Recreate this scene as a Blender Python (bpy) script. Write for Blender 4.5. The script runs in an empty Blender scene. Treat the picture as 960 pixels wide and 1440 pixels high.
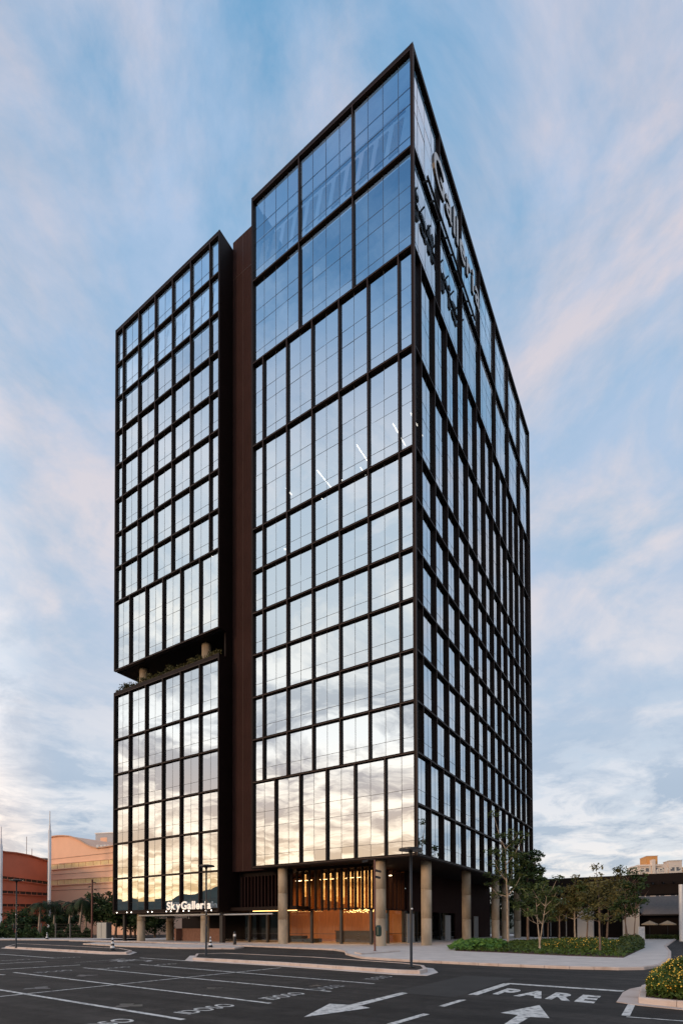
import bpy, math, random
from mathutils import Vector, Matrix
R = math.radians
rnd = random.Random(7)
S = bpy.context.scene
COL = S.collection

# ------------------------------------------------------------------ camera model (also used to survey plan positions)
CAMP = Vector((16.65, -37.35, 1.79)); YAW, PITCH, ROLL, FPX, PX0, PY0 = .5633, .0183, -.003, 745.0, 479.0, 1287.8
fw = Vector((-math.sin(YAW)*math.cos(PITCH), math.cos(YAW)*math.cos(PITCH), math.sin(PITCH)))
rt = Vector((math.cos(YAW), math.sin(YAW), 0)); up = rt.cross(fw)
r2 = rt*math.cos(ROLL)+up*math.sin(ROLL); u2 = -rt*math.sin(ROLL)+up*math.cos(ROLL)
def ray(x, y): return fw + r2*((x-PX0)/FPX) - u2*((y-PY0)/FPX)
def G(x, y, z=0.0):
    d = ray(x, y); return CAMP + d*((z-CAMP.z)/d.z)
def D(x, y, dep): return CAMP + ray(x, y)*dep
def YP(x, y, Y):
    d = ray(x, y); return CAMP + d*((Y-CAMP.y)/d.y)
def proj(p):
    d = Vector(p)-CAMP; w = d.dot(fw); return PX0+FPX*d.dot(r2)/w, PY0-FPX*d.dot(u2)/w, w

# ------------------------------------------------------------------ helpers
def tag(o, label=None, cat=None, group=None, kind=None):
    if label: o['label'] = label
    if cat: o['category'] = cat
    if group: o['group'] = group
    if kind: o['kind'] = kind
    return o
def empty(name, loc=(0, 0, 0), rz=0, **k):
    o = bpy.data.objects.new(name, None); COL.objects.link(o); o.location = loc; o.rotation_euler.z = rz
    return tag(o, **k)
class MB:
    def __init__(s): s.v = []; s.f = []; s.m = []
    def add(s, vs, fs, mi=0):
        b = len(s.v); s.v += [tuple(v) for v in vs]; s.f += [tuple(b+i for i in f) for f in fs]; s.m += [mi]*len(fs)
    def box(s, a, b, mi=0):
        x0, x1 = sorted((a[0], b[0])); y0, y1 = sorted((a[1], b[1])); z0, z1 = sorted((a[2], b[2]))
        s.add([(x0,y0,z0),(x1,y0,z0),(x1,y1,z0),(x0,y1,z0),(x0,y0,z1),(x1,y0,z1),(x1,y1,z1),(x0,y1,z1)],
              [(0,3,2,1),(4,5,6,7),(0,1,5,4),(1,2,6,5),(2,3,7,6),(3,0,4,7)], mi)
    def quad(s, a, b, c, d, mi=0): s.add([a, b, c, d], [(0,1,2,3)], mi)
    def tube(s, pts, rads, n=10, mi=0, cap=True):
        pts = [Vector(p) for p in pts]; rings = []
        for i, p in enumerate(pts):
            t = (pts[min(i+1, len(pts)-1)]-pts[max(i-1, 0)]).normalized()
            a = Vector((1,0,0)) if abs(t.x) < .8 else Vector((0,1,0))
            u = t.cross(a).normalized(); w = t.cross(u)
            r = rads[i] if isinstance(rads, (list, tuple)) else rads
            rings.append([p+u*(r*math.cos(2*math.pi*k/n))+w*(r*math.sin(2*math.pi*k/n)) for k in range(n)])
        vs = [v for rg in rings for v in rg]; fs = []
        for i in range(len(pts)-1):
            for k in range(n): fs.append((i*n+k, i*n+(k+1) % n, (i+1)*n+(k+1) % n, (i+1)*n+k))
        if cap: fs.append(tuple(range(n))); fs.append(tuple((len(pts)-1)*n+k for k in range(n)))
        s.add(vs, fs, mi)
    def prism(s, poly, z0, z1, mi=0):
        n = len(poly)
        vs = [(p[0], p[1], z0) for p in poly]+[(p[0], p[1], z1) for p in poly]
        s.add(vs, [tuple(reversed(range(n))), tuple(range(n, 2*n))]+[(i, (i+1) % n, n+(i+1) % n, n+i) for i in range(n)], mi)
    def beam(s, a, b, w, h, mi=0):
        a = Vector(a); b = Vector(b); t = (b-a).normalized(); z = Vector((0,0,1)) if abs(t.z) < .95 else Vector((0,1,0))
        sd = t.cross(z).normalized()*w/2; upv = sd.cross(t).normalized()*h/2
        vs = [a-sd-upv, a+sd-upv, a+sd+upv, a-sd+upv, b-sd-upv, b+sd-upv, b+sd+upv, b-sd+upv]
        s.add(vs, [(0,3,2,1),(4,5,6,7),(0,1,5,4),(1,2,6,5),(2,3,7,6),(3,0,4,7)], mi)
    def build(s, name, mats, parent=None, smooth=False, **k):
        me = bpy.data.meshes.new(name); me.from_pydata(s.v, [], s.f)
        if not isinstance(mats, (list, tuple)): mats = [mats]
        for m in mats: me.materials.append(m)
        if len(mats) > 1: me.polygons.foreach_set('material_index', s.m)
        if smooth: me.polygons.foreach_set('use_smooth', [True]*len(s.f))
        me.update()
        o = bpy.data.objects.new(name, me); COL.objects.link(o)
        if parent: o.parent = parent
        return tag(o, **k)
def copy_tree(o, parent=None):
    c = o.copy(); COL.objects.link(c)
    if parent: c.parent = parent
    for ch in list(o.children): copy_tree(ch, c)
    return c

# ------------------------------------------------------------------ materials
def mat(name, col, rough=.6, metal=0, var=.0, vscale=4, bump=0, bscale=30, col2=None, spec=.5, lo=.35, hi=.65, stretch=(1,1,1), trans=0):
    m = bpy.data.materials.new(name); m.use_nodes = True; nt = m.node_tree; N = nt.nodes; L = nt.links
    b = N['Principled BSDF']; b.inputs['Roughness'].default_value = rough; b.inputs['Metallic'].default_value = metal
    b.inputs['Specular IOR Level'].default_value = spec
    if trans: b.inputs['Transmission Weight'].default_value = trans
    c4 = (*col, 1); b.inputs['Base Color'].default_value = c4
    tc = N.new('ShaderNodeTexCoord'); mp = N.new('ShaderNodeMapping'); mp.inputs['Scale'].default_value = stretch
    L.new(tc.outputs['Object'], mp.inputs[0])
    if var or col2:
        n = N.new('ShaderNodeTexNoise'); n.inputs['Scale'].default_value = vscale; n.inputs['Detail'].default_value = 6; n.inputs['Roughness'].default_value = .62
        L.new(mp.outputs[0], n.inputs['Vector'])
        r = N.new('ShaderNodeValToRGB'); r.color_ramp.elements[0].position = lo; r.color_ramp.elements[1].position = hi
        a = tuple(c*(1-var) for c in col); d = col2 if col2 else tuple(min(1, c*(1+var)) for c in col)
        r.color_ramp.elements[0].color = (*a, 1); r.color_ramp.elements[1].color = (*d, 1)
        L.new(n.outputs['Fac'], r.inputs[0]); L.new(r.outputs[0], b.inputs['Base Color'])
    if bump:
        n2 = N.new('ShaderNodeTexNoise'); n2.inputs['Scale'].default_value = bscale; n2.inputs['Detail'].default_value = 4
        L.new(mp.outputs[0], n2.inputs['Vector'])
        bp = N.new('ShaderNodeBump'); bp.inputs['Strength'].default_value = bump; bp.inputs['Distance'].default_value = .02
        L.new(n2.outputs['Fac'], bp.inputs['Height']); L.new(bp.outputs[0], b.inputs['Normal'])
    return m
def emis(name, col, st):
    m = bpy.data.materials.new(name); m.use_nodes = True; b = m.node_tree.nodes['Principled BSDF']
    b.inputs['Base Color'].default_value = (*col, 1); b.inputs['Emission Color'].default_value = (*col, 1); b.inputs['Emission Strength'].default_value = st
    return m
def glassmat(name, refl, fac, tint=(.55, .62, .66), rough=0.0):
    m = bpy.data.materials.new(name); m.use_nodes = True; nt = m.node_tree; N = nt.nodes; L = nt.links
    N.remove(N['Principled BSDF']); out = N['Material Output']
    g = N.new('ShaderNodeBsdfGlossy'); g.inputs['Color'].default_value = (*refl, 1); g.inputs['Roughness'].default_value = rough
    t = N.new('ShaderNodeBsdfTransparent'); t.inputs['Color'].default_value = (*tint, 1)
    fr0 = N.new('ShaderNodeLayerWeight'); fr0.inputs[0].default_value = .5; fr = N.new('ShaderNodeMath'); fr.operation = 'POWER'; fr.inputs[1].default_value = 5.0; L.new(fr0.outputs['Facing'], fr.inputs[0])
    ma = N.new('ShaderNodeMath'); ma.operation = 'MULTIPLY_ADD'; ma.inputs[1].default_value = 1-fac; ma.inputs[2].default_value = fac; ma.use_clamp = True
    L.new(fr.outputs[0], ma.inputs[0])
    # very slight roller-wave of toughened glass
    tc = N.new('ShaderNodeTexCoord'); n = N.new('ShaderNodeTexNoise'); n.inputs['Scale'].default_value = .5; n.inputs['Detail'].default_value = 1
    L.new(tc.outputs['Object'], n.inputs['Vector'])
    bp = N.new('ShaderNodeBump'); bp.inputs['Strength'].default_value = .06; bp.inputs['Distance'].default_value = .1
    L.new(n.outputs['Fac'], bp.inputs['Height']); L.new(bp.outputs[0], g.inputs['Normal'])
    mx = N.new('ShaderNodeMixShader'); L.new(ma.outputs[0], mx.inputs[0]); L.new(t.outputs[0], mx.inputs[1]); L.new(g.outputs[0], mx.inputs[2])
    L.new(mx.outputs[0], out.inputs[0]); return m

M = {}
M['frame'] = mat('bronze_frame', (.012, .0062, .005), .55, .0, var=.15, vscale=.8, spec=.12)
M['frame_edge'] = mat('bronze_edge', (.06, .034, .026), .45, .0, spec=.3)
M['mullion'] = mat('mullion_metal', (.02, .02, .022), .5)
M['glass'] = glassmat('tinted_mirror_glass', (.80, .88, .93), .74, (.75, .8, .82))
M['lobby_glass'] = glassmat('lobby_clear_glass', (.8, .85, .85), .12, (.8, .85, .82))
M['slab'] = mat('interior_slab', (.10, .10, .10), .8)
M['inner'] = mat('interior_core', (.16, .15, .14), .8)
M['brace_and_sky'] = mat('pale_steel_and_sky', (.72, .76, .78), .5)
M['soffit'] = mat('dark_soffit', (.012, .0085, .008), .75, spec=.12)
M['concrete'] = mat('cast_concrete', (.38, .30, .21), .8, var=.30, vscale=1.0, bump=.3, bscale=12, stretch=(1, 1, .35))
M['asphalt'] = mat('asphalt', (.020, .0185, .0175), .85, col2=(.038, .0345, .032), vscale=.35, bump=.6, bscale=60, spec=.35)
def wear(m):
    nt = m.node_tree; N = nt.nodes; L = nt.links; b = N['Principled BSDF']; src = b.inputs['Base Color'].links[0].from_socket
    tc = N.new('ShaderNodeTexCoord'); n = N.new('ShaderNodeTexNoise'); n.inputs['Scale'].default_value = 1.7; n.inputs['Detail'].default_value = 10; n.inputs['Roughness'].default_value = .75; n.inputs['Distortion'].default_value = .6; L.new(tc.outputs['Object'], n.inputs['Vector'])
    r1 = N.new('ShaderNodeValToRGB'); r1.color_ramp.elements[0].position = .30; r1.color_ramp.elements[0].color = (.28,.28,.28,1); r1.color_ramp.elements[1].position = .70; r1.color_ramp.elements[1].color = (1.6,1.56,1.5,1); L.new(n.outputs['Fac'], r1.inputs[0])
    mm = N.new('ShaderNodeMixRGB'); mm.blend_type = 'MULTIPLY'; mm.inputs[0].default_value = 1; L.new(src, mm.inputs[1]); L.new(r1.outputs[0], mm.inputs[2])
    mp = N.new('ShaderNodeMapping'); mp.inputs['Scale'].default_value = (.12, 1.4, 1); mp.inputs['Rotation'].default_value = (0,0,.05); L.new(tc.outputs['Object'], mp.inputs[0])
    n2 = N.new('ShaderNodeTexNoise'); n2.inputs['Scale'].default_value = 1.0; n2.inputs['Detail'].default_value = 5; L.new(mp.outputs[0], n2.inputs['Vector'])
    r2_ = N.new('ShaderNodeValToRGB'); r2_.color_ramp.elements[0].position = .38; r2_.color_ramp.elements[0].color = (.45,.45,.45,1); r2_.color_ramp.elements[1].position = .6; r2_.color_ramp.elements[1].color = (1.15,1.15,1.15,1); L.new(n2.outputs['Fac'], r2_.inputs[0])
    m2 = N.new('ShaderNodeMixRGB'); m2.blend_type = 'MULTIPLY'; m2.inputs[0].default_value = 1; L.new(mm.outputs[0], m2.inputs[1]); L.new(r2_.outputs[0], m2.inputs[2])
    v = N.new('ShaderNodeTexVoronoi'); v.feature = 'DISTANCE_TO_EDGE'; v.inputs['Scale'].default_value = .17
    ad = N.new('ShaderNodeVectorMath'); ad.operation = 'MULTIPLY_ADD'; ad.inputs[1].default_value = (1.6,1.6,0); L.new(n.outputs['Color'], ad.inputs[0]); L.new(tc.outputs['Object'], ad.inputs[2]); L.new(ad.outputs[0], v.inputs['Vector'])
    r3 = N.new('ShaderNodeValToRGB'); r3.color_ramp.elements[0].position = .0; r3.color_ramp.elements[0].color = (.35,.35,.35,1); r3.color_ramp.elements[1].position = .006; r3.color_ramp.elements[1].color = (1,1,1,1); L.new(v.outputs['Distance'], r3.inputs[0])
    m3 = N.new('ShaderNodeMixRGB'); m3.blend_type = 'MULTIPLY'; m3.inputs[0].default_value = .7; L.new(m2.outputs[0], m3.inputs[1]); L.new(r3.outputs[0], m3.inputs[2]); L.new(m3.outputs[0], b.inputs['Base Color'])
wear(M['asphalt'])
M['asphalt_patch'] = mat('asphalt_patch', (.014, .0135, .013), .8, col2=(.026, .025, .024), vscale=1.2, bump=.5, bscale=50)
M['oil'] = mat('oil_stain', (.008, .008, .008), .45, var=.3, vscale=3)
M['castiron'] = mat('cast_iron', (.03, .027, .025), .6, var=.4, vscale=20, bump=.6)
M['paving'] = mat('pale_paving', (.58, .52, .48), .85, var=.1, vscale=1.1, bump=.15)
M['kerb'] = mat('kerb_concrete', (.56, .47, .42), .85, col2=(.42, .31, .25), vscale=1.3, lo=.48, hi=.72, bump=.3)
M['black'] = mat('black_paint', (.012, .012, .013), .45)
M['white'] = mat('white_paint', (.75, .75, .75), .5)
M['brownpole'] = mat('rust_brown_paint', (.12, .04, .028), .5)
M['soil'] = mat('red_soil', (.07, .03, .02), .95, var=.3, vscale=8, bump=.8)
M['bark'] = mat('tree_bark', (.17, .12, .09), .9, var=.35, vscale=9, bump=.6, stretch=(1, 1, .3))
M['palebark'] = mat('pale_bark', (.36, .29, .22), .9, var=.35, vscale=7, bump=.5, stretch=(1, 1, .4))
def leafmat(name, a, b, sc=3):
    return mat(name, a, .65, col2=b, vscale=sc, spec=.25, lo=.38, hi=.62)
M['leaf_dark'] = leafmat('dark_leaves', (.016, .036, .012), (.05, .085, .026), .9)
M['leaf_mid'] = leafmat('mid_leaves', (.028, .055, .015), (.08, .105, .032), .9)
M['leaf_olive'] = leafmat('olive_leaves', (.05, .052, .016), (.13, .115, .038), .8)
M['leaf_bright'] = leafmat('bright_leaves', (.04, .11, .02), (.12, .24, .05), 3)
M['leaf_shrub'] = leafmat('shrub_leaves', (.03, .06, .012), (.08, .13, .025), 3)
M['flower'] = mat('yellow_petals', (.80, .42, .03), .6, col2=(.85, .62, .10), vscale=9)
M['leaf_palm'] = leafmat('palm_leaves', (.012, .026, .010), (.035, .06, .022), 1.2)
# worn road paint: patches where the paint has gone show the asphalt colour
M['paint'] = mat('worn_road_paint', (.13, .13, .13), .75, col2=(.66, .65, .62), vscale=6, lo=.34, hi=.52, spec=.3)
M['faded'] = mat('faded_road_paint', (.07, .07, .07), .8, col2=(.46, .46, .45), vscale=6, lo=.38, hi=.6, spec=.3)

# ribbed bronze cladding
def ribbed(name, c1, c2, scale, axis='XY'):
    m = mat(name, c1, .65, var=.12, vscale=.4, spec=.08); nt = m.node_tree; N = nt.nodes; L = nt.links; b = N['Principled BSDF']
    tc = N.new('ShaderNodeTexCoord'); w = N.new('ShaderNodeTexWave'); w.wave_type = 'BANDS'; w.bands_direction = 'DIAGONAL'
    mp = N.new('ShaderNodeMapping'); mp.inputs['Scale'].default_value = (1, 1, 0)
    w.inputs['Scale'].default_value = scale; L.new(tc.outputs['Object'], mp.inputs[0]); L.new(mp.outputs[0], w.inputs['Vector'])
    bp = N.new('ShaderNodeBump'); bp.inputs['Strength'].default_value = .6; bp.inputs['Distance'].default_value = .05
    L.new(w.outputs['Fac'], bp.inputs['Height']); L.new(bp.outputs[0], b.inputs['Normal'])
    return m
M['ribbed'] = ribbed('ribbed_bronze_cladding', (.038, .0180, .0155), None, 3.2)
M['wood'] = mat('warm_wood', (.34, .13, .045), .5, var=.2, vscale=2, stretch=(6, 6, .4))

# ------------------------------------------------------------------ ground
gnd = MB(); gnd.quad((-900,-900,-.02), (900,-900,-.02), (900,900,-.02), (-900,900,-.02))
gnd.build('ground', mat('distant_ground', (.05, .055, .035), .95, var=.4, vscale=.02), kind='structure')
pl = MB(); pl.quad((-75,-110,0), (60,-110,0), (60,90,0), (-75,90,0))
lot = pl.build('parking_lot', M['asphalt'], kind='structure')
hl = MB(); n = 220
def hz(a): return .66*(46+13*math.sin(a*5+1)+9*math.sin(a*13+.5)+5*math.sin(a*31)+2*math.sin(a*73)+1.2*math.sin(a*140))
ang = [2*math.pi*i/n for i in range(n)]
for i in range(n):
    a, b = ang[i], ang[(i+1) % n]
    def hp(t, r, f): return (r*math.cos(t), r*math.sin(t), hz(t)*f - .5*(f == 0))
    for (ra, fa, rb, fb) in ((500,0,560,.55), (560,.55,640,1), (640,1,760,.6), (760,.6,880,0)):
        hl.quad(hp(a, ra, fa), hp(b, ra, fb*0+fa), hp(b, rb, fb), hp(a, rb, fb))
hl.build('hills', mat('wooded_hills', (.035, .045, .035), .95, col2=(.07, .08, .055), vscale=.03, bump=1, bscale=.2), kind='structure')

def line(a, b, w, name='parking_line', m='paint', z=.004):
    a = Vector((a[0], a[1], 0)); b = Vector((b[0], b[1], 0)); t = (b-a).normalized(); s = Vector((-t.y, t.x, 0))*w/2
    mb = MB(); mb.quad(*[(p.x, p.y, z) for p in (a-s, b-s, b+s, a+s)]); return mb.build(name, M[m], lot)
def poly(pts, name, m, z, parent=None, **k):
    mb = MB(); mb.add([(p[0], p[1], z) for p in pts], [tuple(range(len(pts)))]); return mb.build(name, M[m], parent, **k)
def gl(*c): return G(*c)
def gline(x0, y0, x1, y1, w=.11, m='paint', ext0=0, ext1=0, z=.004, name='parking_line'):
    a, b = G(x0, y0), G(x1, y1); t = (b-a).normalized(); return line(a-t*ext0, b+t*ext1, w, name, m, z)
gline(0,1392,258,1434, .13, ext0=2.5)
gline(20,1367.5,380,1411, .12)
gline(118,1361,465,1394.5, .12)
gline(197,1356.3,526,1383.5, .12)
gline(0,1401.7,395,1361, .10, ext0=6, z=.008)
gline(197,1347,273,1351.8, .16)
gline(0,1341.7,78,1347.5, .16, ext0=4)
gline(0,1355.2,65,1352, .14, ext0=5)
gline(0,1363.5,113,1357, .15, ext0=5)
gline(105,1354,160,1349.5, .10, 'faded')
gline(0,1370.6,7,1371, .12, ext0=4)
gline(-60,1340,44,1339, .1, 'faded')

# lettering on the ground (Blender's own vector font turned into meshes)
def glyph(ch, offset=.0, ext=0):
    cu = bpy.data.curves.new('glyph', 'FONT'); cu.body = ch; cu.offset = offset; cu.extrude = ext; cu.resolution_u = 6
    o = bpy.data.objects.new('glyph', cu); COL.objects.link(o); bpy.context.view_layer.update()
    dg = bpy.context.evaluated_depsgraph_get(); me = o.evaluated_get(dg).to_mesh()
    vs = [v.co.copy() for v in me.vertices]; fs = [tuple(p.vertices) for p in me.polygons]
    o.evaluated_get(dg).to_mesh_clear(); bpy.data.objects.remove(o); bpy.data.curves.remove(cu)
    return vs, fs
GC = {}
def text_letters(txt, offset=0, ext=0, gap=.09):
    """list of (verts, faces, xoff) with cap height about .72; returns total width"""
    out = []; x = 0
    for ch in txt:
        if ch == ' ': x += .3; continue
        k = (ch, offset, ext)
        if k not in GC: GC[k] = glyph(*k)
        vs, fs = GC[k]; x0 = min(v.x for v in vs); x1 = max(v.x for v in vs)
        out.append(([Vector((v.x-x0+x, v.y, v.z)) for v in vs], fs)); x += (x1-x0)+gap
    return out, x-gap
def ground_text(txt, o, ux, uy, w, h, m, name, offset=.02, z=.004):
    """o: lower-left corner, ux reading direction, uy up direction"""
    ls, W = text_letters(txt, offset); mb = MB(); ux = Vector(ux).normalized(); uy = Vector(uy).normalized()
    for vs, fs in ls: mb.add([(o[0]+ux.x*v.x/W*w+uy.x*v.y/.72*h, o[1]+ux.y*v.x/W*w+uy.y*v.y/.72*h, z) for v in vs], fs)
    return mb.build(name, M[m], lot)
# PARE stop marking
pa, pb, pc = G(693,1397.5), G(835,1410.5), G(716,1388)
ux = (pb-pa); h = 1.35
ground_text('PARE', (pa.x, pa.y), (ux.x, ux.y, 0), (-ux.y*.0, 1, 0), ux.length, h, 'paint', 'stop_lettering', offset=.045)
e0, e1, e2 = G(664,1399.5), G(713,1382.5), G(876,1394)
gline(664,1399.5,713,1383.5, .24, name='lane_edge_line', z=.008)
gline(711,1383,876,1394, .30, name='stop_line')
gline(556,1438.5,599,1426, .15, name='lane_dash', ext0=.2); gline(620,1415.5,651,1406, .15, name='lane_dash')
def gpoly(px, name, m='paint', z=.004): return poly([G(*p) for p in px], name, m, z, lot)
gpoly([(427,1430.5),(463,1411.7),(491,1413.2),(565,1395.5),(573,1397),(506,1414.4),(520,1417.5)], 'arrow_marking')
gpoly([(758,1413.5),(772,1432),(745,1430.2),(718,1446),(700,1446),(728,1427.5),(703,1424.5)], 'arrow_marking')
gpoly([(873,1428),(885,1428.8),(893,1412),(883,1410.5)], 'parking_line')
gline(880,1430,960,1436, .07, ext1=2)
# reserved-bay words (read by a driver entering the bay, so they run away from the camera)
for (x0,y0,x1,y1) in ((255,1423.5,326,1413.5),(372,1404,432,1396.5),(516,1377,548,1375)):
    a, b = G(x0,y0), G(x1,y1); L_ = abs(b.y-a.y)+.001
    ground_text('IDOSO', (a.x+.35, a.y-.1), (0,1,0), (-1,0,0), 1.4, .5, 'paint' if y0 > 1390 else 'faded', 'bay_lettering', .01)
for (x,y) in ((133,1441.5),(457,1389),(75,1366),(160,1361),(228,1356.3),(22,1350),(95,1346.5)):
    a = G(x,y); ground_text('IDOSO', (a.x+.3, a.y-.7), (0,1,0), (-1,0,0), 1.4, .5, 'paint' if y > 1400 else 'faded', 'bay_lettering', .015)
poly([(10.2, -24.6), (12.0, -24.7), (12.05, -19.2), (10.3, -19.1)], 'repair_patch', 'asphalt_patch', .002, lot)
poly([(-6, -22.0), (2.2, -22.3), (2.2, -21.6), (-6, -21.2)], 'repair_patch', 'asphalt_patch', .002, lot)
for (ox, oy, orr) in ((6.2, -29.8, .28), (5.4, -26.4, .22), (1.0, -29.0, .30), (5.0, -32.3, .24), (-1.5, -26.0, .3), (7.6, -24.4, .18)):
    poly([(ox+orr*(1+.35*math.sin(3*t+ox)+.2*math.sin(7*t))*math.cos(t), oy+orr*(1+.35*math.sin(3*t+ox)+.2*math.sin(7*t))*math.sin(t)) for t in [2*math.pi*k/28 for k in range(28)]], 'oil_stain', 'oil', .0025, lot)
# accessible-bay pictogram, mostly worn off
a = G(190,1351.5); mb = MB(); K = 20
for k in range(K-4):
    t0, t1 = 2*math.pi*k/K, 2*math.pi*(k+1)/K
    mb.quad(*[(a.x+r_*1.2*math.cos(t), a.y+r_*math.sin(t), .004) for r_, t in ((.55,t0),(.8,t0),(.8,t1),(.55,t1))])
mb.box((a.x-1.9, a.y-.12, .003), (a.x-.2, a.y+.14, .005)); mb.box((a.x-2.2, a.y+.3, .003), (a.x-1.8, a.y+.8, .005)); mb.box((a.x-1.2, a.y-.7, .003), (a.x-.9, a.y+.9, .005))
mb.build('accessible_bay_symbol', M['faded'], lot)

# ------------------------------------------------------------------ kerbed islands and pavements
def inset(pts, d):
    n = len(pts); c = []; A = sum(pts[i][0]*pts[(i+1) % n][1]-pts[(i+1) % n][0]*pts[i][1] for i in range(n)); sg = 1 if A > 0 else -1
    for i in range(n):
        p0, p1, p2 = [Vector((pts[j % n][0], pts[j % n][1])) for j in (i-1, i, i+1)]
        a = (p1-p0).normalized(); b = (p2-p1).normalized(); na = Vector((-a.y, a.x))*sg; nb = Vector((-b.y, b.x))*sg
        nn = (na+nb); l = nn.length
        nn = nn/l if l > .01 else na
        q = p1+nn*(d/max(.5, nn.dot(na))); c.append((q.x, q.y))
    return c
def kerbed(name, pts, h, top, kw=.15, gutter=.0, label=None):
    root_mb = MB(); n = len(pts); inn = inset(pts, kw)
    for i in range(n):
        j = (i+1) % n; a = Vector((*pts[i], 0)); b = Vector((*pts[j], 0)); ai = Vector((*inn[i], 0)); bi = Vector((*inn[j], 0))
        L_ = (b-a).length; k = max(1, round(L_/1.0)) if L_ < 60 else int(L_/2)
        for q in range(k):
            t0 = (q+(.008 if k > 1 else 0))/k; t1 = (q+1-(.008 if k > 1 else 0))/k
            P = [a.lerp(b, t0), a.lerp(b, t1), ai.lerp(bi, t1), ai.lerp(bi, t0)]
            e = .02; P2 = [P[0].lerp(P[3], e/kw), P[1].lerp(P[2], e/kw), P[2], P[3]]
            hh = h+rnd.uniform(-.003, .003)
            vs = [(p.x, p.y, -.01) for p in P]+[(p.x, p.y, hh-.025) for p in P]+[(p.x, p.y, hh) for p in P2]
            root_mb.add(vs, [(0,1,5,4),(1,2,6,5),(2,3,7,6),(3,0,4,7),(4,5,9,8),(5,6,10,9),(6,7,11,10),(7,4,8,11),(8,9,10,11)])
    o = root_mb.build(name, M['kerb'], kind='structure')
    mid = MB(); mid.prism(inset(pts, kw*.93), -.01, h-.012); mid.build('island_fill' if 'island' in name else 'paving_surface', M[top], o)
    if gutter:
        out = inset(pts, -gutter); g = MB()
        for i in range(n):
            j = (i+1) % n; g.quad((*out[i], .012), (*out[j], .012), (*pts[j], .012), (*pts[i], .012))
            g.quad((*out[i], -.01), (*out[j], -.01), (*out[j], .012), (*out[i], .012))
        g.build('gutter', M['paving'], o)
    return o
def g2(*pp): return [(lambda q: (q.x, q.y))(G(*p)) for p in pp]
kerbed('traffic_island', g2((271,1350.5),(400,1358),(560,1369.5),(590,1370.5),(601,1367.5),(596,1362.5),(570,1359),(440,1349.5),(318,1343.5),(276,1344.5)), .15, 'asphalt', .16, .38)
kerbed('traffic_island', g2((8,1333.5),(60,1336.5),(150,1341.8),(178,1342.2),(186,1339.5),(170,1336.2),(80,1331.5),(25,1328.8)), .15, 'asphalt', .16, .3)
kerbed('pavement_strip', g2((117,1328.3),(175,1331.6),(250,1334.5),(330,1335),(343,1333),(330,1330.8),(240,1328.6),(135,1326.6)), .12, 'paving')
ppx = [(330,1330.6),(420,1334.3),(468,1336.6),(484,1339),(486,1343),(508,1348.5),(560,1352),(620,1355),(700,1359),(800,1363),(870,1364.5),(905,1364),(930,1360),(943,1350),(943,1340),(936,1332)]
pv = g2(*ppx) + [(17.4, 60), (-45, 60), (-45, -.9)] + g2((205,1325.6))
pavement = kerbed('pavement', pv, .12, 'paving', .16, 0)
# slanted ramp block by the drop-off
kerbed('ramp_kerb', [(x, y) for x, y in g2((508,1345),(562,1341),(560,1340),(498,1343))], .19, 'paving', .08)
# paving joints on the forecourt
jm = MB()
for k in range(60):
    y = -22+k*.9
    # transverse joints kept inside the forecourt
    x1 = 17.0
    if y > -14.6: jm.quad((5 if y < -9 else 1.5, y, .1095), (x1, y, .1095), (x1, y+.012, .1095), (5 if y < -9 else 1.5, y+.012, .1095))
jm.build('paving_joints', mat('paving_joint', (.25, .23, .22), .9), pavement)
# corner island with the flowering shrub
ci = g2((897,1411.5),(1010,1423),(1080,1425),(1060,1393),(960,1389.5),(912,1389.5),(901,1393))
kerbed('corner_island', ci, .15, 'soil', .14, 0)
gt = MB(); gp = [G(*p) for p in ((866,1409.5),(875,1396),(885,1391),(900,1388),(960,1387),(1060,1391),(1090,1428),(1010,1425.5),(897,1414.2))]
gt.prism([(p.x, p.y) for p in gp], -.01, .012); gt.build('gutter_apron', M['kerb'], kind='structure')
# far-side kerb in front of the fence
kerbed('far_verge', g2((-60,1322.5),(0,1322.2),(60,1322.4),(130,1323.2),(200,1324.4),(200,1321),(100,1319.2),(-60,1318.5)), .12, 'paving')

# ------------------------------------------------------------------ tower
Z0 = 7.2; P = 1.4; FL = 4.0; ZT = Z0+64.2; GD = .25
tower = empty('office_tower', (-18, 12, 0), label='tall dark office tower with mirrored glass bays in a bronze grid on concrete columns', cat='office tower')
W2T = tower.location.copy()
class TB(MB):       # parts of the tower, shifted into its local frame
    def build(s, name, mats, parent=None, **k):
        s.v = [(x-W2T.x, y-W2T.y, z-W2T.z) for x, y, z in s.v]
        return MB.build(s, name, mats, parent or tower, **k)
def Ffront(u, d, z): return (-u, d, z)
def Fright(u, d, z): return (-d, u, z)
def bounds(u0, npan, mode):
    if mode == 'full': ks = list(range(0, npan+1, 2))
    elif mode == 'wide': ks = list(range(0, npan+1, 4))
    else: ks = [0]+list(range(1, npan, 2))+[npan]
    return [u0+k*P for k in ks], ks
WIN = []     # (F, u0, u1, z0, z1, npanes, transoms)
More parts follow.
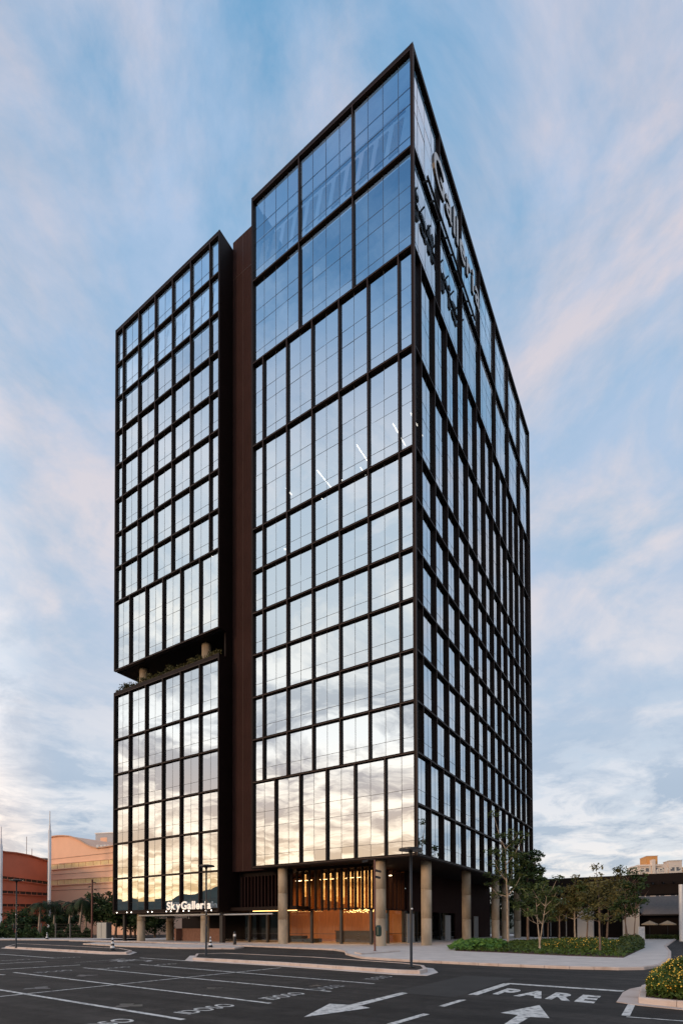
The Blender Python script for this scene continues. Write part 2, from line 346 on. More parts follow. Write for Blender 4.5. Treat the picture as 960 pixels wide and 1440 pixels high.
def facade(F, u0, npan, rows, name, corner0, corner1, zb, ztop, botband=.16, label=None):
    fm = TB(); u1 = u0+npan*P; ft = .11; bt = .15
    a0 = u0+corner0; a1 = u1-corner1
    zs = [r[0] for r in rows]+[rows[-1][1]]
    for i, z in enumerate(zs):
        if i == 0: zz = (z, z+botband)
        elif i == len(zs)-1: zz = (z-.42, z)
        else: zz = (z-bt/2, z+bt/2)
        fm.box(F(a0, .012, zz[0]), F(a1, GD+.12, zz[1]))
        fm.box(F(a0, -.008, zz[0]+.0), F(a1, .008, zz[0]+.035), 1)
    for ri, (z0, z1, mode) in enumerate(rows):
        us, ks = bounds(u0, npan, mode)
        lo = z0+(botband if ri == 0 else bt/2); hi = z1-(.42 if ri == len(rows)-1 else bt/2)
        for j, u in enumerate(us):
            if j == 0 or j == len(us)-1: continue
            fm.box(F(u-ft/2, 0, lo), F(u+ft/2, GD+.12, hi)); fm.box(F(u-ft/2-.004, -.012, lo), F(u-ft/2+.03, .0-.002, hi), 1)
        for j in range(len(us)-1):
            w0 = us[j]+(corner0 if j == 0 else ft/2); w1 = us[j+1]-(corner1 if j == len(us)-2 else ft/2)
            n = ks[j+1]-ks[j]; H = z1-z0
            if H < 4.5: tr = [z0+.31*FL]
            elif H < 6: tr = [z0+.31*FL, z0+.97*FL]
            else: tr = [z0+.29*FL, z0+.95*FL, z0+1.29*FL]
            WIN.append((F, w0, w1, lo, hi, [us[j]+k*P for k in range(1, n)], tr))
    return fm.build(name, [M['frame'], M['frame_edge']], label=label)
zf = lambda k: Z0+k*FL
single = [(zf(k), zf(k+1), 'half') for k in range(2, 8)]
top = [(zf(8), zf(10), 'half'), (zf(10), zf(12), 'half'), (zf(12), zf(14), 'wide'), (zf(14), ZT, 'wide')]
facade(Ffront, 0, 12, [(zf(0), zf(2), 'full')]+single+top, 'facade_frame', .26, .18, Z0, ZT, label='bronze grid of the main block facing the car park')
facade(Fright, 0, 28, [(zf(0), zf(1), 'full'), (zf(1), zf(2), 'full')]+single+top, 'facade_frame', .26, .26, Z0, ZT, label='bronze grid of the long side facing the planted bed')
XL = 12*P+3*P
TZ = zf(5.37)
facade(Ffront, XL, 12, [(zf(k), zf(k+1), 'full') for k in range(-1, 4)]+[(zf(4), TZ, 'full')], 'facade_frame', .18, .22, zf(-1), TZ, botband=.36, label='bronze grid below the open terrace')
facade(Ffront, XL, 12, [(zf(6), zf(8), 'full')]+[(zf(k), zf(k+1), 'half') for k in range(8, 15)]+[(zf(15), ZT, 'half')], 'facade_frame', .18, .22, zf(6), ZT, label='bronze grid above the open terrace')
# corner posts
cp = TB(); cp.box((-.26, 0.0, Z0), (0, .26, ZT)); cp.box((-.02, -.012, Z0), (.012, .02, ZT), 1); cp.build('corner_post', [M['frame'], M['frame_edge']])
for bx in (((-16.8, 0, Z0), (-16.62, 1.9, ZT)), ((-21.0, 0, zf(6)), (-21.18, 4, ZT)), ((-21.0, 0, zf(-1)), (-21.18, 4, TZ)), ((-21.0, .9, TZ), (-21.18, 6, zf(6))), ((-37.8, 0, zf(6)), (-37.58, .3, ZT)), ((-37.8, 0, zf(-1)), (-37.58, .3, TZ)), ((-.26, 38.94, Z0), (0, 39.2, ZT))):
    cp = TB(); cp.box(*bx); cp.build('end_wall', M['frame'])
# windows
def win_area(w):
    F, a, b, c, d = w[:5]; ps = [proj(F(u, GD, z)) for u, z in ((a,c),(b,c),(b,d),(a,d))]
    return abs(sum(ps[i][0]*ps[(i+1) % 4][1]-ps[(i+1) % 4][0]*ps[i][1] for i in range(4)))/2
WIN.sort(key=win_area, reverse=True)
def window_geo(w, fr, gl_):
    F, a, b, c, d, ms, tr = w; m = .019
    us = [a]+ms+[b]; zs = [c]+[t for t in tr if c < t < d]+[d]
    for u in ms: fr.box(F(u-m, GD-.006, c), F(u+m, GD+.05, d))
    for z in zs[1:-1]:
        for j in range(len(us)-1):
            l = us[j]+(m if j else 0); r = us[j+1]-(m if j < len(us)-2 else 0)
            fr.box(F(l, GD-.006, z-m*.8), F(r, GD+.05, z+m*.8))
    if len(zs) == 2 and not ms: fr.box(F(a, GD-.02, c), F(b, GD+.02, c+.03))
    for j in range(len(us)-1):
        for k in range(len(zs)-1):
            tx = rnd.gauss(0, .0025); tz = rnd.gauss(0, .0025); uw = us[j+1]-us[j]; zw = zs[k+1]-zs[k]
            pv_ = []
            for (u, z, su, sz) in ((us[j], zs[k], -1, -1), (us[j+1], zs[k], 1, -1), (us[j+1], zs[k+1], 1, 1), (us[j], zs[k+1], -1, 1)):
                pv_.append(F(u, GD+tx*su*uw/2+tz*sz*zw/2, z))
            gl_.quad(*pv_)
for w in WIN[:100]:
    fr, g_ = TB(), TB(); window_geo(w, fr, g_); wo = fr.build('window', M['mullion']); g_.build('glass', M['glass'], wo)
fr = TB()
gg = TB(); fr2 = TB()
for w in WIN[100:]: window_geo(w, fr2, gg)
b0 = len(fr2.v); fr2.v += gg.v; fr2.f += [tuple(i+b0 for i in f) for f in gg.f]; fr2.m += [1]*len(gg.f)
fr2.build('window', [M['mullion'], M['glass']], kind='stuff', label='smaller and farther window bays of the grid')
# core and structure
cr = TB(); cr.box((-20.999, 1.9, Z0), (-16.801, 20, ZT+.7)); cr.build('core_wall', M['ribbed'], label='brown ribbed metal wall in the recess between the two glass blocks')
cj = TB()
for x in (-18.2, -19.6): cj.box((x-.02, 1.885, Z0), (x+.02, 1.91, ZT+.69))
for k in range(0, 16, 1): pass
cj.box((-20.98, 1.88, ZT-3.3), (-16.82, 1.91, ZT-3.24)); cj.build('cladding_joints', M['frame_edge'])
sl = TB()
for k in range(0, 15):
    z = zf(k); y0_ = 7.5 if k == 9 else .62
    sl.box((-16.6, y0_, z-.55 if k else z+.02), (-.62 if k != 9 else -6.5, 38.6, z+.0 if k else z+.3))
for k in list(range(0, 5))+list(range(6, 15)):
    z = zf(k); sl.box((-37.3, .62, z-.5 if k != 6 else z+.3), (-21.2, 38.6, z-.02 if k != 6 else z+.6))
sl.build('floor_slabs', M['slab'])
ic = TB(); ic.box((-16.4, 9, Z0+.4), (-9, 30, zf(14)-.6)); ic.box((-37, 10, zf(-1)+.2), (-30, 30, TZ-.6)); ic.box((-37, 10, zf(6)+.8), (-30, 30, zf(14)-.6)); ic.build('service_core', M['inner'])
bw = TB(); bw.box((-37.8, 38.9, 3.3), (-21.2, 39.2, TZ)); bw.box((-37.8, 38.9, zf(6)), (-21.2, 39.2, ZT)); bw.box((-16.6, 38.95, Z0+.05), (-.3, 39.2, zf(14)))
bw.box((-37.8, .4, 3.25), (-37.6, 38.8, TZ-.3)); bw.box((-37.8, .4, zf(6)+.01), (-37.6, 38.8, zf(14))); bw.build('rear_walls', M['frame'])
rf = TB(); rf.box((-16.5, 1.0, zf(14)+.02), (-1.0, 38.5, zf(14)+.3)); rf.box((-37.3, 1.0, zf(14)+.02), (-21.3, 38.5, zf(14)+.3)); rf.build('roof', M['slab'])
br = TB()
def para(F, u, w_, lean, z0, z1, d):
    br.add([F(u, d, z0), F(u+w_, d, z0), F(u+w_-lean, d, z1), F(u-lean, d, z1), F(u, d+.1, z0), F(u+w_, d+.1, z0), F(u+w_-lean, d+.1, z1), F(u-lean, d+.1, z1)],
           [(0,1,2,3),(4,5,6,7),(0,1,5,4),(1,2,6,5),(2,3,7,6),(3,0,4,7)])
for k in range(11): para(Ffront, 1.6+k*1.4, .85, .55, zf(14)+1.3, zf(15)-.35, .5)  # wide pale panels: bright sky between the braces, put in as light-coloured shapes
for k in range(25): para(Fright, 2.0+k*1.4, .12, .5, zf(14)+1.3, zf(15)-.35, .5)
for k in range(9): para(Ffront, 23+k*1.4, .14, .8, zf(14)+.5, zf(15)-.5, .5)
br.beam((-.9, .56, zf(15)+.25), (-16.4, .56, zf(15)+.25), .12, .3); br.beam((-.9, .56, zf(14)+.9), (-16.4, .56, zf(14)+.9), .1, .1)
br.build('braces_and_sky_panels', M['brace_and_sky'])
so = TB(); so.box((-16.6, .58, Z0-.0), (-.58, 38.9, Z0+.015)); so.box((-16.8, .03, Z0-.10), (-.02, .57, Z0-.002)); so.box((-.57, .58, Z0-.10), (-.02, 39.1, Z0-.002)); so.build('soffit', M['soffit'])
so = TB(); so.box((-37.6, .58, zf(-1)-.02), (-21.1, 38.9, zf(-1)+.02)); so.build('soffit', M['soffit'])
so = TB(); so.box((-37.58, .58, zf(6)-.02), (-21.18, 38.9, zf(6)+.28)); so.box((-37.4, 14, TZ), (-21.1, 14.3, zf(6)-.03)); so.build('terrace_soffit', M['soffit'])
tf = TB(); tf.box((-37.7, .58, TZ-.5), (-21.18, 38.9, TZ-.22)); tf.box((-37.75, .02, TZ-.02), (-21.05, .2, TZ+.02), 1); tf.build('terrace_floor', [M['slab'], M['frame_edge']])
def column(x, y, z0, z1, r, name='column', n=40):
    zs = [z0]
    for zj in (2.35, 4.75):
        if z0+1 < zj < z1-.3: zs += [zj-.012, zj-.01, zj+.01, zj+.012]
    zs.append(z1); c = TB(); c.tube([(x, y, q) for q in zs], [r-(.012 if i % 4 in (2, 3) and 0 < i < len(zs)-1 else 0) for i in range(len(zs))], n=n); o = c.build(name, M['concrete'])
    for p in o.data.polygons: p.use_smooth = len(p.vertices) == 4
    return o
for x in (-3.75, -13.9, ): column(x, 1.05, .0, Z0, .44)
for x in (-24.0, -34.1): column(x, 1.05, 0, zf(-1), .44)
column(-33.9, 4.9, 0, zf(-1), .44)
for y in (3.9, 13.9, 23.9, 28.2, 33.9): column(-.95, y, 0, Z0, .44)
column(-34.5, 1.6, TZ-.3, zf(6), .5, 'terrace_column'); column(-24.4, 1.6, TZ-.3, zf(6), .5, 'terrace_column')
# lamps hanging inside the eighth storey, seen through the glass
for (x, y, z) in ((-3.4, 3, 45.0), (-1.7, 3, 45.0), (-7.0, 3, 44.9), (-11.3, 3, 44.6), (-7.9, 5.2, 44.9), (-15.2, 3.2, 44.8), (-13.0, 6, 44.9)):
    l = TB(); q = 1.25 if y < 3.1 else .5
    l.beam((x, y, z), (x, y+q*2, z), .07, .05); l.build('ceiling_lamp', M.setdefault('lamp', emis('lamp_white', (1, .90, .78), 6)))
for (x, y, z) in ((-2.4, 2.2, 42.2), (-10.2, 4, 42), (-8.0, 2, 41.4), (-15.6, 3, 41), (-14.6, 2.3, 37.9)):
    l = TB(); l.tube([(x, y, z), (x, y, z+.05)], .10, n=10); l.build('ceiling_lamp', M['lamp'])
for (x, y) in ((-22.2, 2.4), (-25.0, 3.2), (-26.0, 3.4)):
    l = TB(); l.beam((x, y, zf(9)-.7), (x, y+2.2, zf(9)-.7), .07, .05); l.build('ceiling_lamp', M['lamp'])

# ---- ground-level lobby
LX, LY = -5.9, 3.3
lob = TB()
for k in range(12):
    x = LX-.12-k*.72; lob.box((x-.07, LY-.12, 3.15), (x+.07, LY+.12, 6.95))
lob.box((-13.6, LY-.02, 3.25), (LX-.2, LY+.06, 3.36)); lob.box((-13.8, LY-.28, 6.96), (LX, LY+.25, Z0-.003))
lob.build('fin_screen', M['frame'], label='tall bronze fins before the golden reflecting lobby glass')
lob = TB()
for k in range(8):
    y = LY+.5+k*.85; lob.box((LX-.2, y-.07, 3.3), (LX+.2, y+.07, 6.95))
lob.box((LX-.1, LY+.3, 3.2), (LX+.1, LY+7, 3.32)); lob.build('fin_screen', M['ribbed'], label='reddish fins on the side wall of the lobby')
lob = TB()
for k in range(14):
    x = -14.6-k*.44; lob.box((x-.04, 2.45, 3.45), (x+.04, 2.8, 6.7))
lob.box((-21, 2.85, 3.3), (-14.2, 3.0, Z0-.002), 1); lob.build('fin_screen', [M['ribbed'], M['soffit']], label='thin closely spaced fins left of the lobby column')
lob = TB(); lob.box((-21.0, 1.4, 3.28), (-12.6, 3.3, 3.6)); lob.build('canopy', M['frame'])
lob = TB(); lob.beam((-18, 1.38+.2, 3.2), (-12.7, 1.6, 3.2), .05, .04); lob.build('canopy_light', emis('warm_strip', (1, .55, .18), 7))
lob = TB(); lob.quad((LX, LY+.35, 3.3), (-13.8, LY+.35, 3.3), (-13.8, LY+.35, 7.15), (LX, LY+.35, 7.15)); lob.build('lobby_upper_glass', glassmat('lobby_gold_reflection_glass', (.95, .66, .30), .6, (.95, .8, .6)))  # gold of the reflected sunset put into the glass tint
lob = TB(); lob.quad((LX, LY+.35, .12), (-20.9, LY+.35, .12), (-20.9, LY+.35, 3.28), (LX, LY+.35, 3.28)); lob.quad((LX, LY+.36, .12), (LX, 24, .12), (LX, 24, 3.2), (LX, LY+.36, 3.2)); lob.build('lobby_glass', M['lobby_glass'])
lob = TB()
for x in (-20.2, -17.8, -15.2, -12.4, -9.1, -6.0):
    lob.box((x-.11, LY+.1, .1), (x+.11, LY+.34, 3.27))
for y in (6.5, 9.7, 12.9, 16.1, 19.3): lob.box((LX-.1, y-.06, .1), (LX+.12, y+.06, 3.2))
lob.box((-20.9, LY+.3, 1.0), (LX-.1, LY+.33, 1.04)); lob.box((LX+.01, LY+.4, 1.0), (LX+.04, 24, 1.04))
lob.build('lobby_posts', M['black'])
lob = TB(); lob.box((LX-.05, LY+7.2, 3.2), (LX+.1, 38, Z0-.003)); lob.box((LX-.06, 24, .1), (LX+.1, 38, 3.2)); lob.build('side_cladding', M['ribbed'])
lob = TB(); lob.box((-16.7, 10.45, .1), (-16.5, 38.8, 7.1)); lob.box((-16.4, 38.6, .1), (LX-.1, 38.85, 7.1)); lob.build('undercroft_wall', M['soffit'])
lob = TB(); lob.box((-20.9, 10.2, .1), (LX-.1, 10.4, 7.1)); lob.build('lobby_wood_wall', M['wood'])
lob = TB(); lob.box((-20.9, LY+.4, .11), (LX-.1, 10.2, .125)); lob.build('lobby_floor', mat('lobby_stone', (.4, .3, .22), .25))
lob = TB(); lob.box((-12.2, 7.4, .13), (-7.4, 8.2, 1.2)); lob.box((-12.3, 7.3, 1.2), (-7.3, 8.3, 1.27)); lob.build('reception_counter', mat('dark_timber', (.06, .035, .025), .4))
lob = TB(); lob.box((-14.6, 5.2, .13), (-13.2, 6.4, .5)); lob.box((-17.4, 6, .13), (-15.4, 7, .75)); lob.build('lobby_seating', M['black'])
lob = TB()
for k in range(70):
    x = rnd.uniform(-9.6, -6.4); y = rnd.uniform(4.6, 6.8); z = rnd.uniform(3.0, 3.35); lob.beam((x, y, z), (x+rnd.uniform(-.18, .18), y+rnd.uniform(-.1, .1), z+rnd.uniform(-.06, .06)), .03, .03)
lob.build('pendant_lamp', emis('gold_lamp', (1, .6, .2), 7))
lob = TB()
for k in range(5): lob.beam((-19.5+k*3, 6.5, 6.4), (-17.5+k*3, 6.5, 6.4), .12, .05)
lob.build('lobby_ceiling_lamp', emis('warm_lamp', (1, .7, .4), 10))
lob = TB(); lob.box((-5.95+.1, 5.0, 1.3), (-5.95+.14, 6.2, 2.9)); lob.build('wall_notice', mat('grey_notice', (.22, .24, .25), .5))
la = bpy.data.lights.new('lobby_light', 'AREA'); la.energy = 560; la.color = (1, .50, .16); la.size = 12; la.size_y = 3; la.shape = 'RECTANGLE'
lo_ = bpy.data.objects.new('lobby_light', la); COL.objects.link(lo_); lo_.parent = tower; lo_.location = Vector((-13, 7.0, 6.2))-W2T
# right-hand undercroft panels
mat('pale_panel', (.35, .34, .33), .6)
for y in (9, 19, 29):
    lob = TB(); lob.box((-5.2, y, .1), (-5.1, y+1.6, 2.9)); lob.build('undercroft_panel', bpy.data.materials['pale_panel'])
# ---- left undercroft: ramp wall, soffit lights, hanging sign
lob = TB(); lob.box((-31.4, 4.2, .1), (-24.6, 4.5, 1.5)); lob.box((-31.4, 3.4, .1), (-31.1, 4.2, 1.5)); lob.build('ramp_wall', mat('pinkish_render', (.20, .105, .075), .85, var=.15))
lob = TB(); lob.tube([(-33.8, .55, 2.95), (-21.4, .55, 2.95)], .09, n=10); lob.tube([(-21.3, .9, 2.9), (-15.0, .9, 2.9)], .07, n=10); lob.build('canopy_rail', mat('grey_tube', (.45, .47, .48), .4))
lob = TB(); lob.box((-40, 12, .05), (-21.2, 12.2, 3.1)); lob.build('undercroft_wall', M['soffit'])
lob = TB(); lob.box((-36.9, .7, .1), (-36.6, 1.0, 3.2)); lob.box((-21.6, .7, .1), (-21.2, 1.1, 3.2)); lob.build('undercroft_post', M['black'])
for k, x in enumerate((-37.0, -35.2, -34.4, -31.6, -30.9, -28.6, -27.9, -26.0, -25.2, -22.8, -22.0)):
    l = TB(); l.tube([(x, -.03, zf(-1)+.12), (x, .01, zf(-1)+.12)], .055, n=8); l.build('downlight', M['lamp'])
hs = TB(); hs.box((-33.2, 2.2, 2.62), (-27.2, 2.26, 2.82)); ho = hs.build('hanging_sign', M['black'])
def wall_text(txt, o, ux, w, h, depth, m, parent, name, offset=.0, n_=None, ngap=.09, sides=None):
    ls, W = text_letters(txt, offset, 0, ngap); ux = Vector(ux); nv = Vector((0,0,1)).cross(ux)*-1   # nv: outward (towards reader)
    nv = ux.cross(Vector((0,0,1)))
    for vs, fs in ls:
        t = TB(); q = [Vector(o)+ux*(v.x/W*w)+Vector((0,0,v.y/.72*h)) for v in vs]
        # front and back caps plus edge walls
        from collections import Counter
        ec = Counter(); 
        for f in fs:
            for i in range(len(f)): ec[tuple(sorted((f[i], f[(i+1) % len(f)])))] += 1
        F_ = [p+nv*depth for p in q]; n0 = len(q)
        t.add(F_+q, [tuple(f) for f in fs]+[tuple(n0+i for i in f) for f in fs], 0)
        t.m[-len(fs):] = [1]*len(fs)
        b = len(t.v)-2*n0
        for (a_, c_), c in ec.items():
            if c == 1: t.f.append((b+a_, b+c_, b+n0+c_, b+n0+a_)); t.m.append(1)
        t.build(name, [M[m], M[sides or m]], parent)
M['letter'] = mat('sign_white', (.8, .8, .8), .4)
M['letter_lit'] = emis('sign_warm_white', (1, .93, .82), .3); M['letter_dim'] = mat('sign_grey_white', (.62, .62, .63), .4)
wall_text('SAÍDA', (-32.4, 2.18, 2.63), (1,0,0), 1.3, .2, .02, 'letter', ho, 'letter')
wall_text('ENTRADA', (-29.8, 2.18, 2.63), (1,0,0), 1.9, .2, .02, 'letter', ho, 'letter')
hs = TB(); hs.beam((-27.6, 2.15, 2.62), (-27.6, 2.15, 2.82), .03, .03); hs.add([(-27.75, 2.15, 2.66), (-27.45, 2.15, 2.66), (-27.6, 2.15, 2.56)], [(0,1,2)]); hs.beam((-33.1, 2.15, 2.72), (-32.6, 2.15, 2.72), .03, .03); hs.build('arrow', M['letter'], ho)
es = TB(); es.box((-28.3, -.22, zf(-1)+.20), (-21.5, -.02, zf(-1)+.24)); eo = es.build('entrance_sign', M['frame'], label='white SkyGalleria lettering above the garage entrance')
wall_text('SkyGalleria', (-28.3, -.1, zf(-1)+.30), (1,0,0), 6.45, .80, .12, 'letter_lit', eo, 'letter', offset=.03, ngap=.07, sides='letter')
# ---- big rooftop sign on the long side
rs = TB()
rs.box((.42, 1.6, 62.0), (.56, 13.6, 62.16))
for k in range(9):
    y = 1.9+k*1.4; rs.beam((.0, y, 62.3), (.46, y, 62.1), .09, .12)
ro = rs.build('rooftop_sign', M['black'], label='large Galleria lettering standing off the long side near the roof')
wall_text('Galleria', (.80, 1.75, 62.3), (0,1,0), 11.7, 2.45, .22, 'letter_dim', ro, 'letter', offset=.012, ngap=.11, sides='black')

# ------------------------------------------------------------------ plants
def leaves(mb, pts, size, jit=.4, mi=0, flat=0):
    for p in pts:
        s_ = size*rnd.uniform(1-jit, 1+jit)
        a = Vector((rnd.gauss(0,1), rnd.gauss(0,1), rnd.gauss(0,.6+flat))).normalized(); b = a.cross(Vector((rnd.gauss(0,1), rnd.gauss(0,1), rnd.gauss(0,1)))).normalized()
        p = Vector(p); mb.add([p-a*s_, p+b*s_*.42, p+a*s_, p-b*s_*.42], [(0,1,2,3)], mi)
def blob_pts(c, r, n):
    out = []
    for _ in range(n):
        v = Vector((rnd.gauss(0,1), rnd.gauss(0,1), rnd.gauss(0,1))).normalized()*(rnd.random()**.45)
        out.append(Vector(c)+Vector((v.x*r[0], v.y*r[1], v.z*r[2])))
    return out
def tree(name, base, h, cr, crown_z, nclump, nleaf, leafm, barkm, label, trunk_r=.09, lean=.0, group=None, leaf=.16, forks=1, cat='tree', clr=.34, stretch=1):
    t = empty(name, base, label=label, cat=cat, group=group); tr = MB(); tips = []
    for f in range(forks):
        a = rnd.uniform(0, 6.28); off = .12*f; pts = []; x = off*math.cos(a*2); y = off*math.sin(a*2); dx, dy = lean*math.cos(a)+rnd.uniform(-.03,.03), lean*math.sin(a)+rnd.uniform(-.03,.03)
        if forks > 1: dx += .12*math.cos(f*6.28/forks+a); dy += .12*math.sin(f*6.28/forks+a)
        for k in range(7):
            z = h*.8*k/6; pts.append((x, y, z)); x += dx*h*.8/6+rnd.uniform(-.04,.04)*h*.1; y += dy*h*.8/6+rnd.uniform(-.04,.04)*h*.1
        tr.tube(pts, [trunk_r*(1-.72*k/6)/(1 if forks == 1 else 1.35) for k in range(7)], n=9)
        for k in range(9):
            i = 3+k % 4; p = Vector(pts[min(i, 6)]); az = rnd.uniform(0, 6.28); L_ = cr*rnd.uniform(.55, 1.0)
            e = p+Vector((math.cos(az)*L_, math.sin(az)*L_, h*rnd.uniform(.1, .3))); mid = p.lerp(e, .5)+Vector((0,0,-.05*h*rnd.random()))
            tr.tube([p, mid, e], [trunk_r*.38, trunk_r*.25, trunk_r*.08], n=6, cap=False); tips.append(e); tips.append(mid)
    tr.build('trunk', M[barkm], t, smooth=True)
    cm = MB(); ch = (h-crown_z)/2*stretch
    for k in range(nclump):
        if k < len(tips) and tips[k].z > crown_z*.8: c = tips[k]
        else:
            v = Vector((rnd.gauss(0,1), rnd.gauss(0,1), rnd.gauss(0,1))).normalized()*rnd.uniform(.35, 1)
            c = Vector((v.x*cr, v.y*cr, (h+crown_z)/2+v.z*ch))
        q = clr*rnd.uniform(.6, 1.4)*cr
        leaves(cm, blob_pts(c, (q, q, q*.6), nleaf), leaf)
    cm.build('crown', M[leafm], t)
    return t
# trees of the planted bed
def gt_(x, y): q = G(x, y, .12); return (q.x, q.y, .1)
tree('slender_tree', gt_(714,1327), 10.6, 2.0, 4.4, 44, 46, 'leaf_mid', 'palebark', 'tallest slender tree with a pale trunk and sparse crown before the tower corner', .13, .0, 'trees in the planted bed', .13, clr=.26)
TG = 'trees in the planted bed'
tree('garden_tree', gt_(757,1337), 4.3, 1.2, 2.6, 34, 55, 'leaf_mid', 'palebark', 'small tree with forked pale trunk at the front left of the flower bed', .075, .04, TG, .10, forks=2)
tree('garden_tree', gt_(843,1341), 4.7, 1.35, 2.4, 40, 50, 'leaf_olive', 'bark', 'olive tree with straight thin trunk at the front of the yellow flowers', .065, .01, TG, .10)
tree('garden_tree', gt_(786,1327), 4.9, 1.7, 2.5, 38, 52, 'leaf_olive', 'bark', 'brownish small tree behind the forked pale trunk', .08, .03, TG, .11)
tree('garden_tree', gt_(808,1327.5), 5.4, 1.8, 3.0, 44, 52, 'leaf_olive', 'palebark', 'flat topped olive tree in the middle of the bed', .09, .0, TG, .12)
tree('garden_tree', gt_(824,1328), 5.5, 1.5, 2.8, 36, 50, 'leaf_mid', 'bark', 'green tree just left of the densest olive crown', .08, .05, TG, .11)
tree('garden_tree', gt_(852,1328), 5.6, 1.5, 2.6, 40, 50, 'leaf_olive', 'bark', 'densest olive brown crown right of the bed middle with a curved trunk', .10, .08, TG, .11)
tree('garden_tree', gt_(884,1329), 5.6, 1.5, 2.3, 46, 64, 'leaf_dark', 'bark', 'dark green tree with several stems at the right end of the bed', .07, .05, TG, .13, forks=4)
tree('shade_tree', gt_(742,1325), 9.0, 1.8, 3.2, 60, 90, 'leaf_dark', 'bark', 'dense dark tree behind the slender tree at the tower end', .14, .0, TG, .16)
tree('garden_tree', gt_(770,1324), 4.6, 1.5, 2.2, 34, 60, 'leaf_dark', 'bark', 'dark low tree under the left end of the pergola', .08, .02, TG, .12)
def gd(x, dep): q = D(x, 1300, dep); return (q.x, q.y, 0)
for (x, dep, h_) in ((704, 82, 7.5), (735, 80, 8.5), (765, 76, 6)):
    tree('dense_tree', gd(x, dep), h_, 2.8, h_*.15, 60, 80, 'leaf_dark', 'bark', {704: 'dark tree seen between the last tower columns', 735: 'broad dark tree just past the far end of the tower', 765: 'low dark tree behind the left end of the pergola'}[x], .2, .02, 'trees behind the tower', .2)
# ground cover
def px_in(poly_, x, y):
    c = False; n = len(poly_)
    for i in range(n):
        x1, y1 = poly_[i]; x2, y2 = poly_[(i+1) % n]
        if (y1 > y) != (y2 > y) and x < (x2-x1)*(y-y1)/(y2-y1)+x1: c = not c
    return c
def bed(name, pxs, n, hmin, hmax, size, mats, label, flowers=0, cat='shrubs', kind=None, edge=.5, z=.1):
    pl_ = [(lambda q: (q.x, q.y))(G(*p, z)) for p in pxs]; xs = [p[0] for p in pl_]; ys = [p[1] for p in pl_]; pts = []; fl = []
    def hh(x, y):
        d = min(((Vector((x, y))-Vector(pl_[i])).dot((Vector(pl_[(i+1) % len(pl_)])-Vector(pl_[i])).orthogonal().normalized()).__abs__()) for i in range(len(pl_)))
        e = min(1, d/edge)**.6; return (hmin+(hmax-hmin)*e)*(.85+.15*math.sin(x*2.3+y*1.7)+.1*math.sin(x*5.1-y*3.9))
    while len(pts) < n:
        x = rnd.uniform(min(xs), max(xs)); y = rnd.uniform(min(ys), max(ys))
        if not px_in(pl_, x, y): continue
        H = hh(x, y); pts.append((x, y, z+H*(rnd.random()**.5)))
        if rnd.random() < flowers: fl.append((x+rnd.uniform(-.03,.03), y+rnd.uniform(-.03,.03), z+H*rnd.uniform(.45, 1.06)))
    mb = MB(); leaves(mb, pts, size)
    for p in fl:
        p = Vector(p); s_ = size*.34*rnd.uniform(.6, 1.3); nrm = Vector((rnd.gauss(.2,.5), rnd.gauss(-.6,.5), rnd.uniform(.3,1))).normalized(); a = nrm.orthogonal().normalized(); b = nrm.cross(a)
        mb.add([p+a*s_*math.cos(t)+b*s_*math.sin(t)+nrm*(s_*.25*(i % 2)) for i, t in enumerate([k*math.pi/3 for k in range(6)])], [tuple(range(6))], 1)
    return mb.build(name, [M[m] for m in mats], None, label=label, cat=cat, kind=kind)
ds = MB(); dsp = [G(*p, .12) for p in ((640,1337),(655,1330),(700,1326),(790,1321.5),(903,1326.5),(905,1333),(876,1346.5),(800,1344),(706,1339.5))]
ds.prism([(p.x, p.y) for p in dsp], .08, .125); ds.build('planting_soil', M['soil'], kind='structure')
bed('ground_cover', [(640,1337),(655,1330),(700,1326),(790,1321.5),(903,1326.5),(905,1333),(876,1346.5),(800,1344),(706,1339.5)], 16000, .1, .28, .10, ['leaf_shrub'], 'low dark green ground cover filling the planted bed', kind='stuff', cat='ground cover')
bed('leafy_plants', [(629,1337),(640,1331),(690,1328),(712,1331),(700,1338)], 2600, .35, .6, .16, ['leaf_bright'], 'bright green broadleaf plants at the left end of the planted bed', kind='stuff', cat='plants')
bed('yellow_flower_shrubs', [(757,1335),(790,1326),(850,1328),(880,1332),(880,1339),(850,1341),(800,1338)], 9000, .35, .62, .085, ['leaf_shrub', 'flower'], 'bank of yellow flowering shrubs under the small trees', flowers=.13, cat='shrubs', kind='stuff')
bed('dark_shrubs', [(868,1345),(862,1332),(880,1326),(905,1327),(905,1334)], 4000, .3, .85, .10, ['leaf_mid'], 'dark rounded shrubs at the right tip of the planted bed', cat='shrubs')
# big flowering shrub on the corner island
shp = [(908,1402),(985,1413),(1050,1416),(1040,1396),(960,1392),(914,1391)]
bed('flowering_shrub', shp, 26000, .45, .80, .045, ['leaf_shrub', 'flower'], 'large yellow flowering shrub on the kerbed island at the right edge', flowers=.18, cat='shrub', edge=.35, z=.12)
# terrace greenery
tg = MB()
for k in range(420):
    x = rnd.uniform(-37.5, -21.4); y = rnd.uniform(.12, .7); H = .6+.25*math.sin(x*1.7)+.2*math.sin(x*4.1); pts = [(x+rnd.gauss(0,.1), y+rnd.gauss(0,.12), TZ-.05+rnd.random()*max(.15, H)) for _ in range(12)]
    leaves(tg, pts, .10)
tg.build('terrace_shrubs', M['leaf_olive'], label='low shrubs trailing along the open terrace edge of the tower', cat='shrubs', kind='stuff')

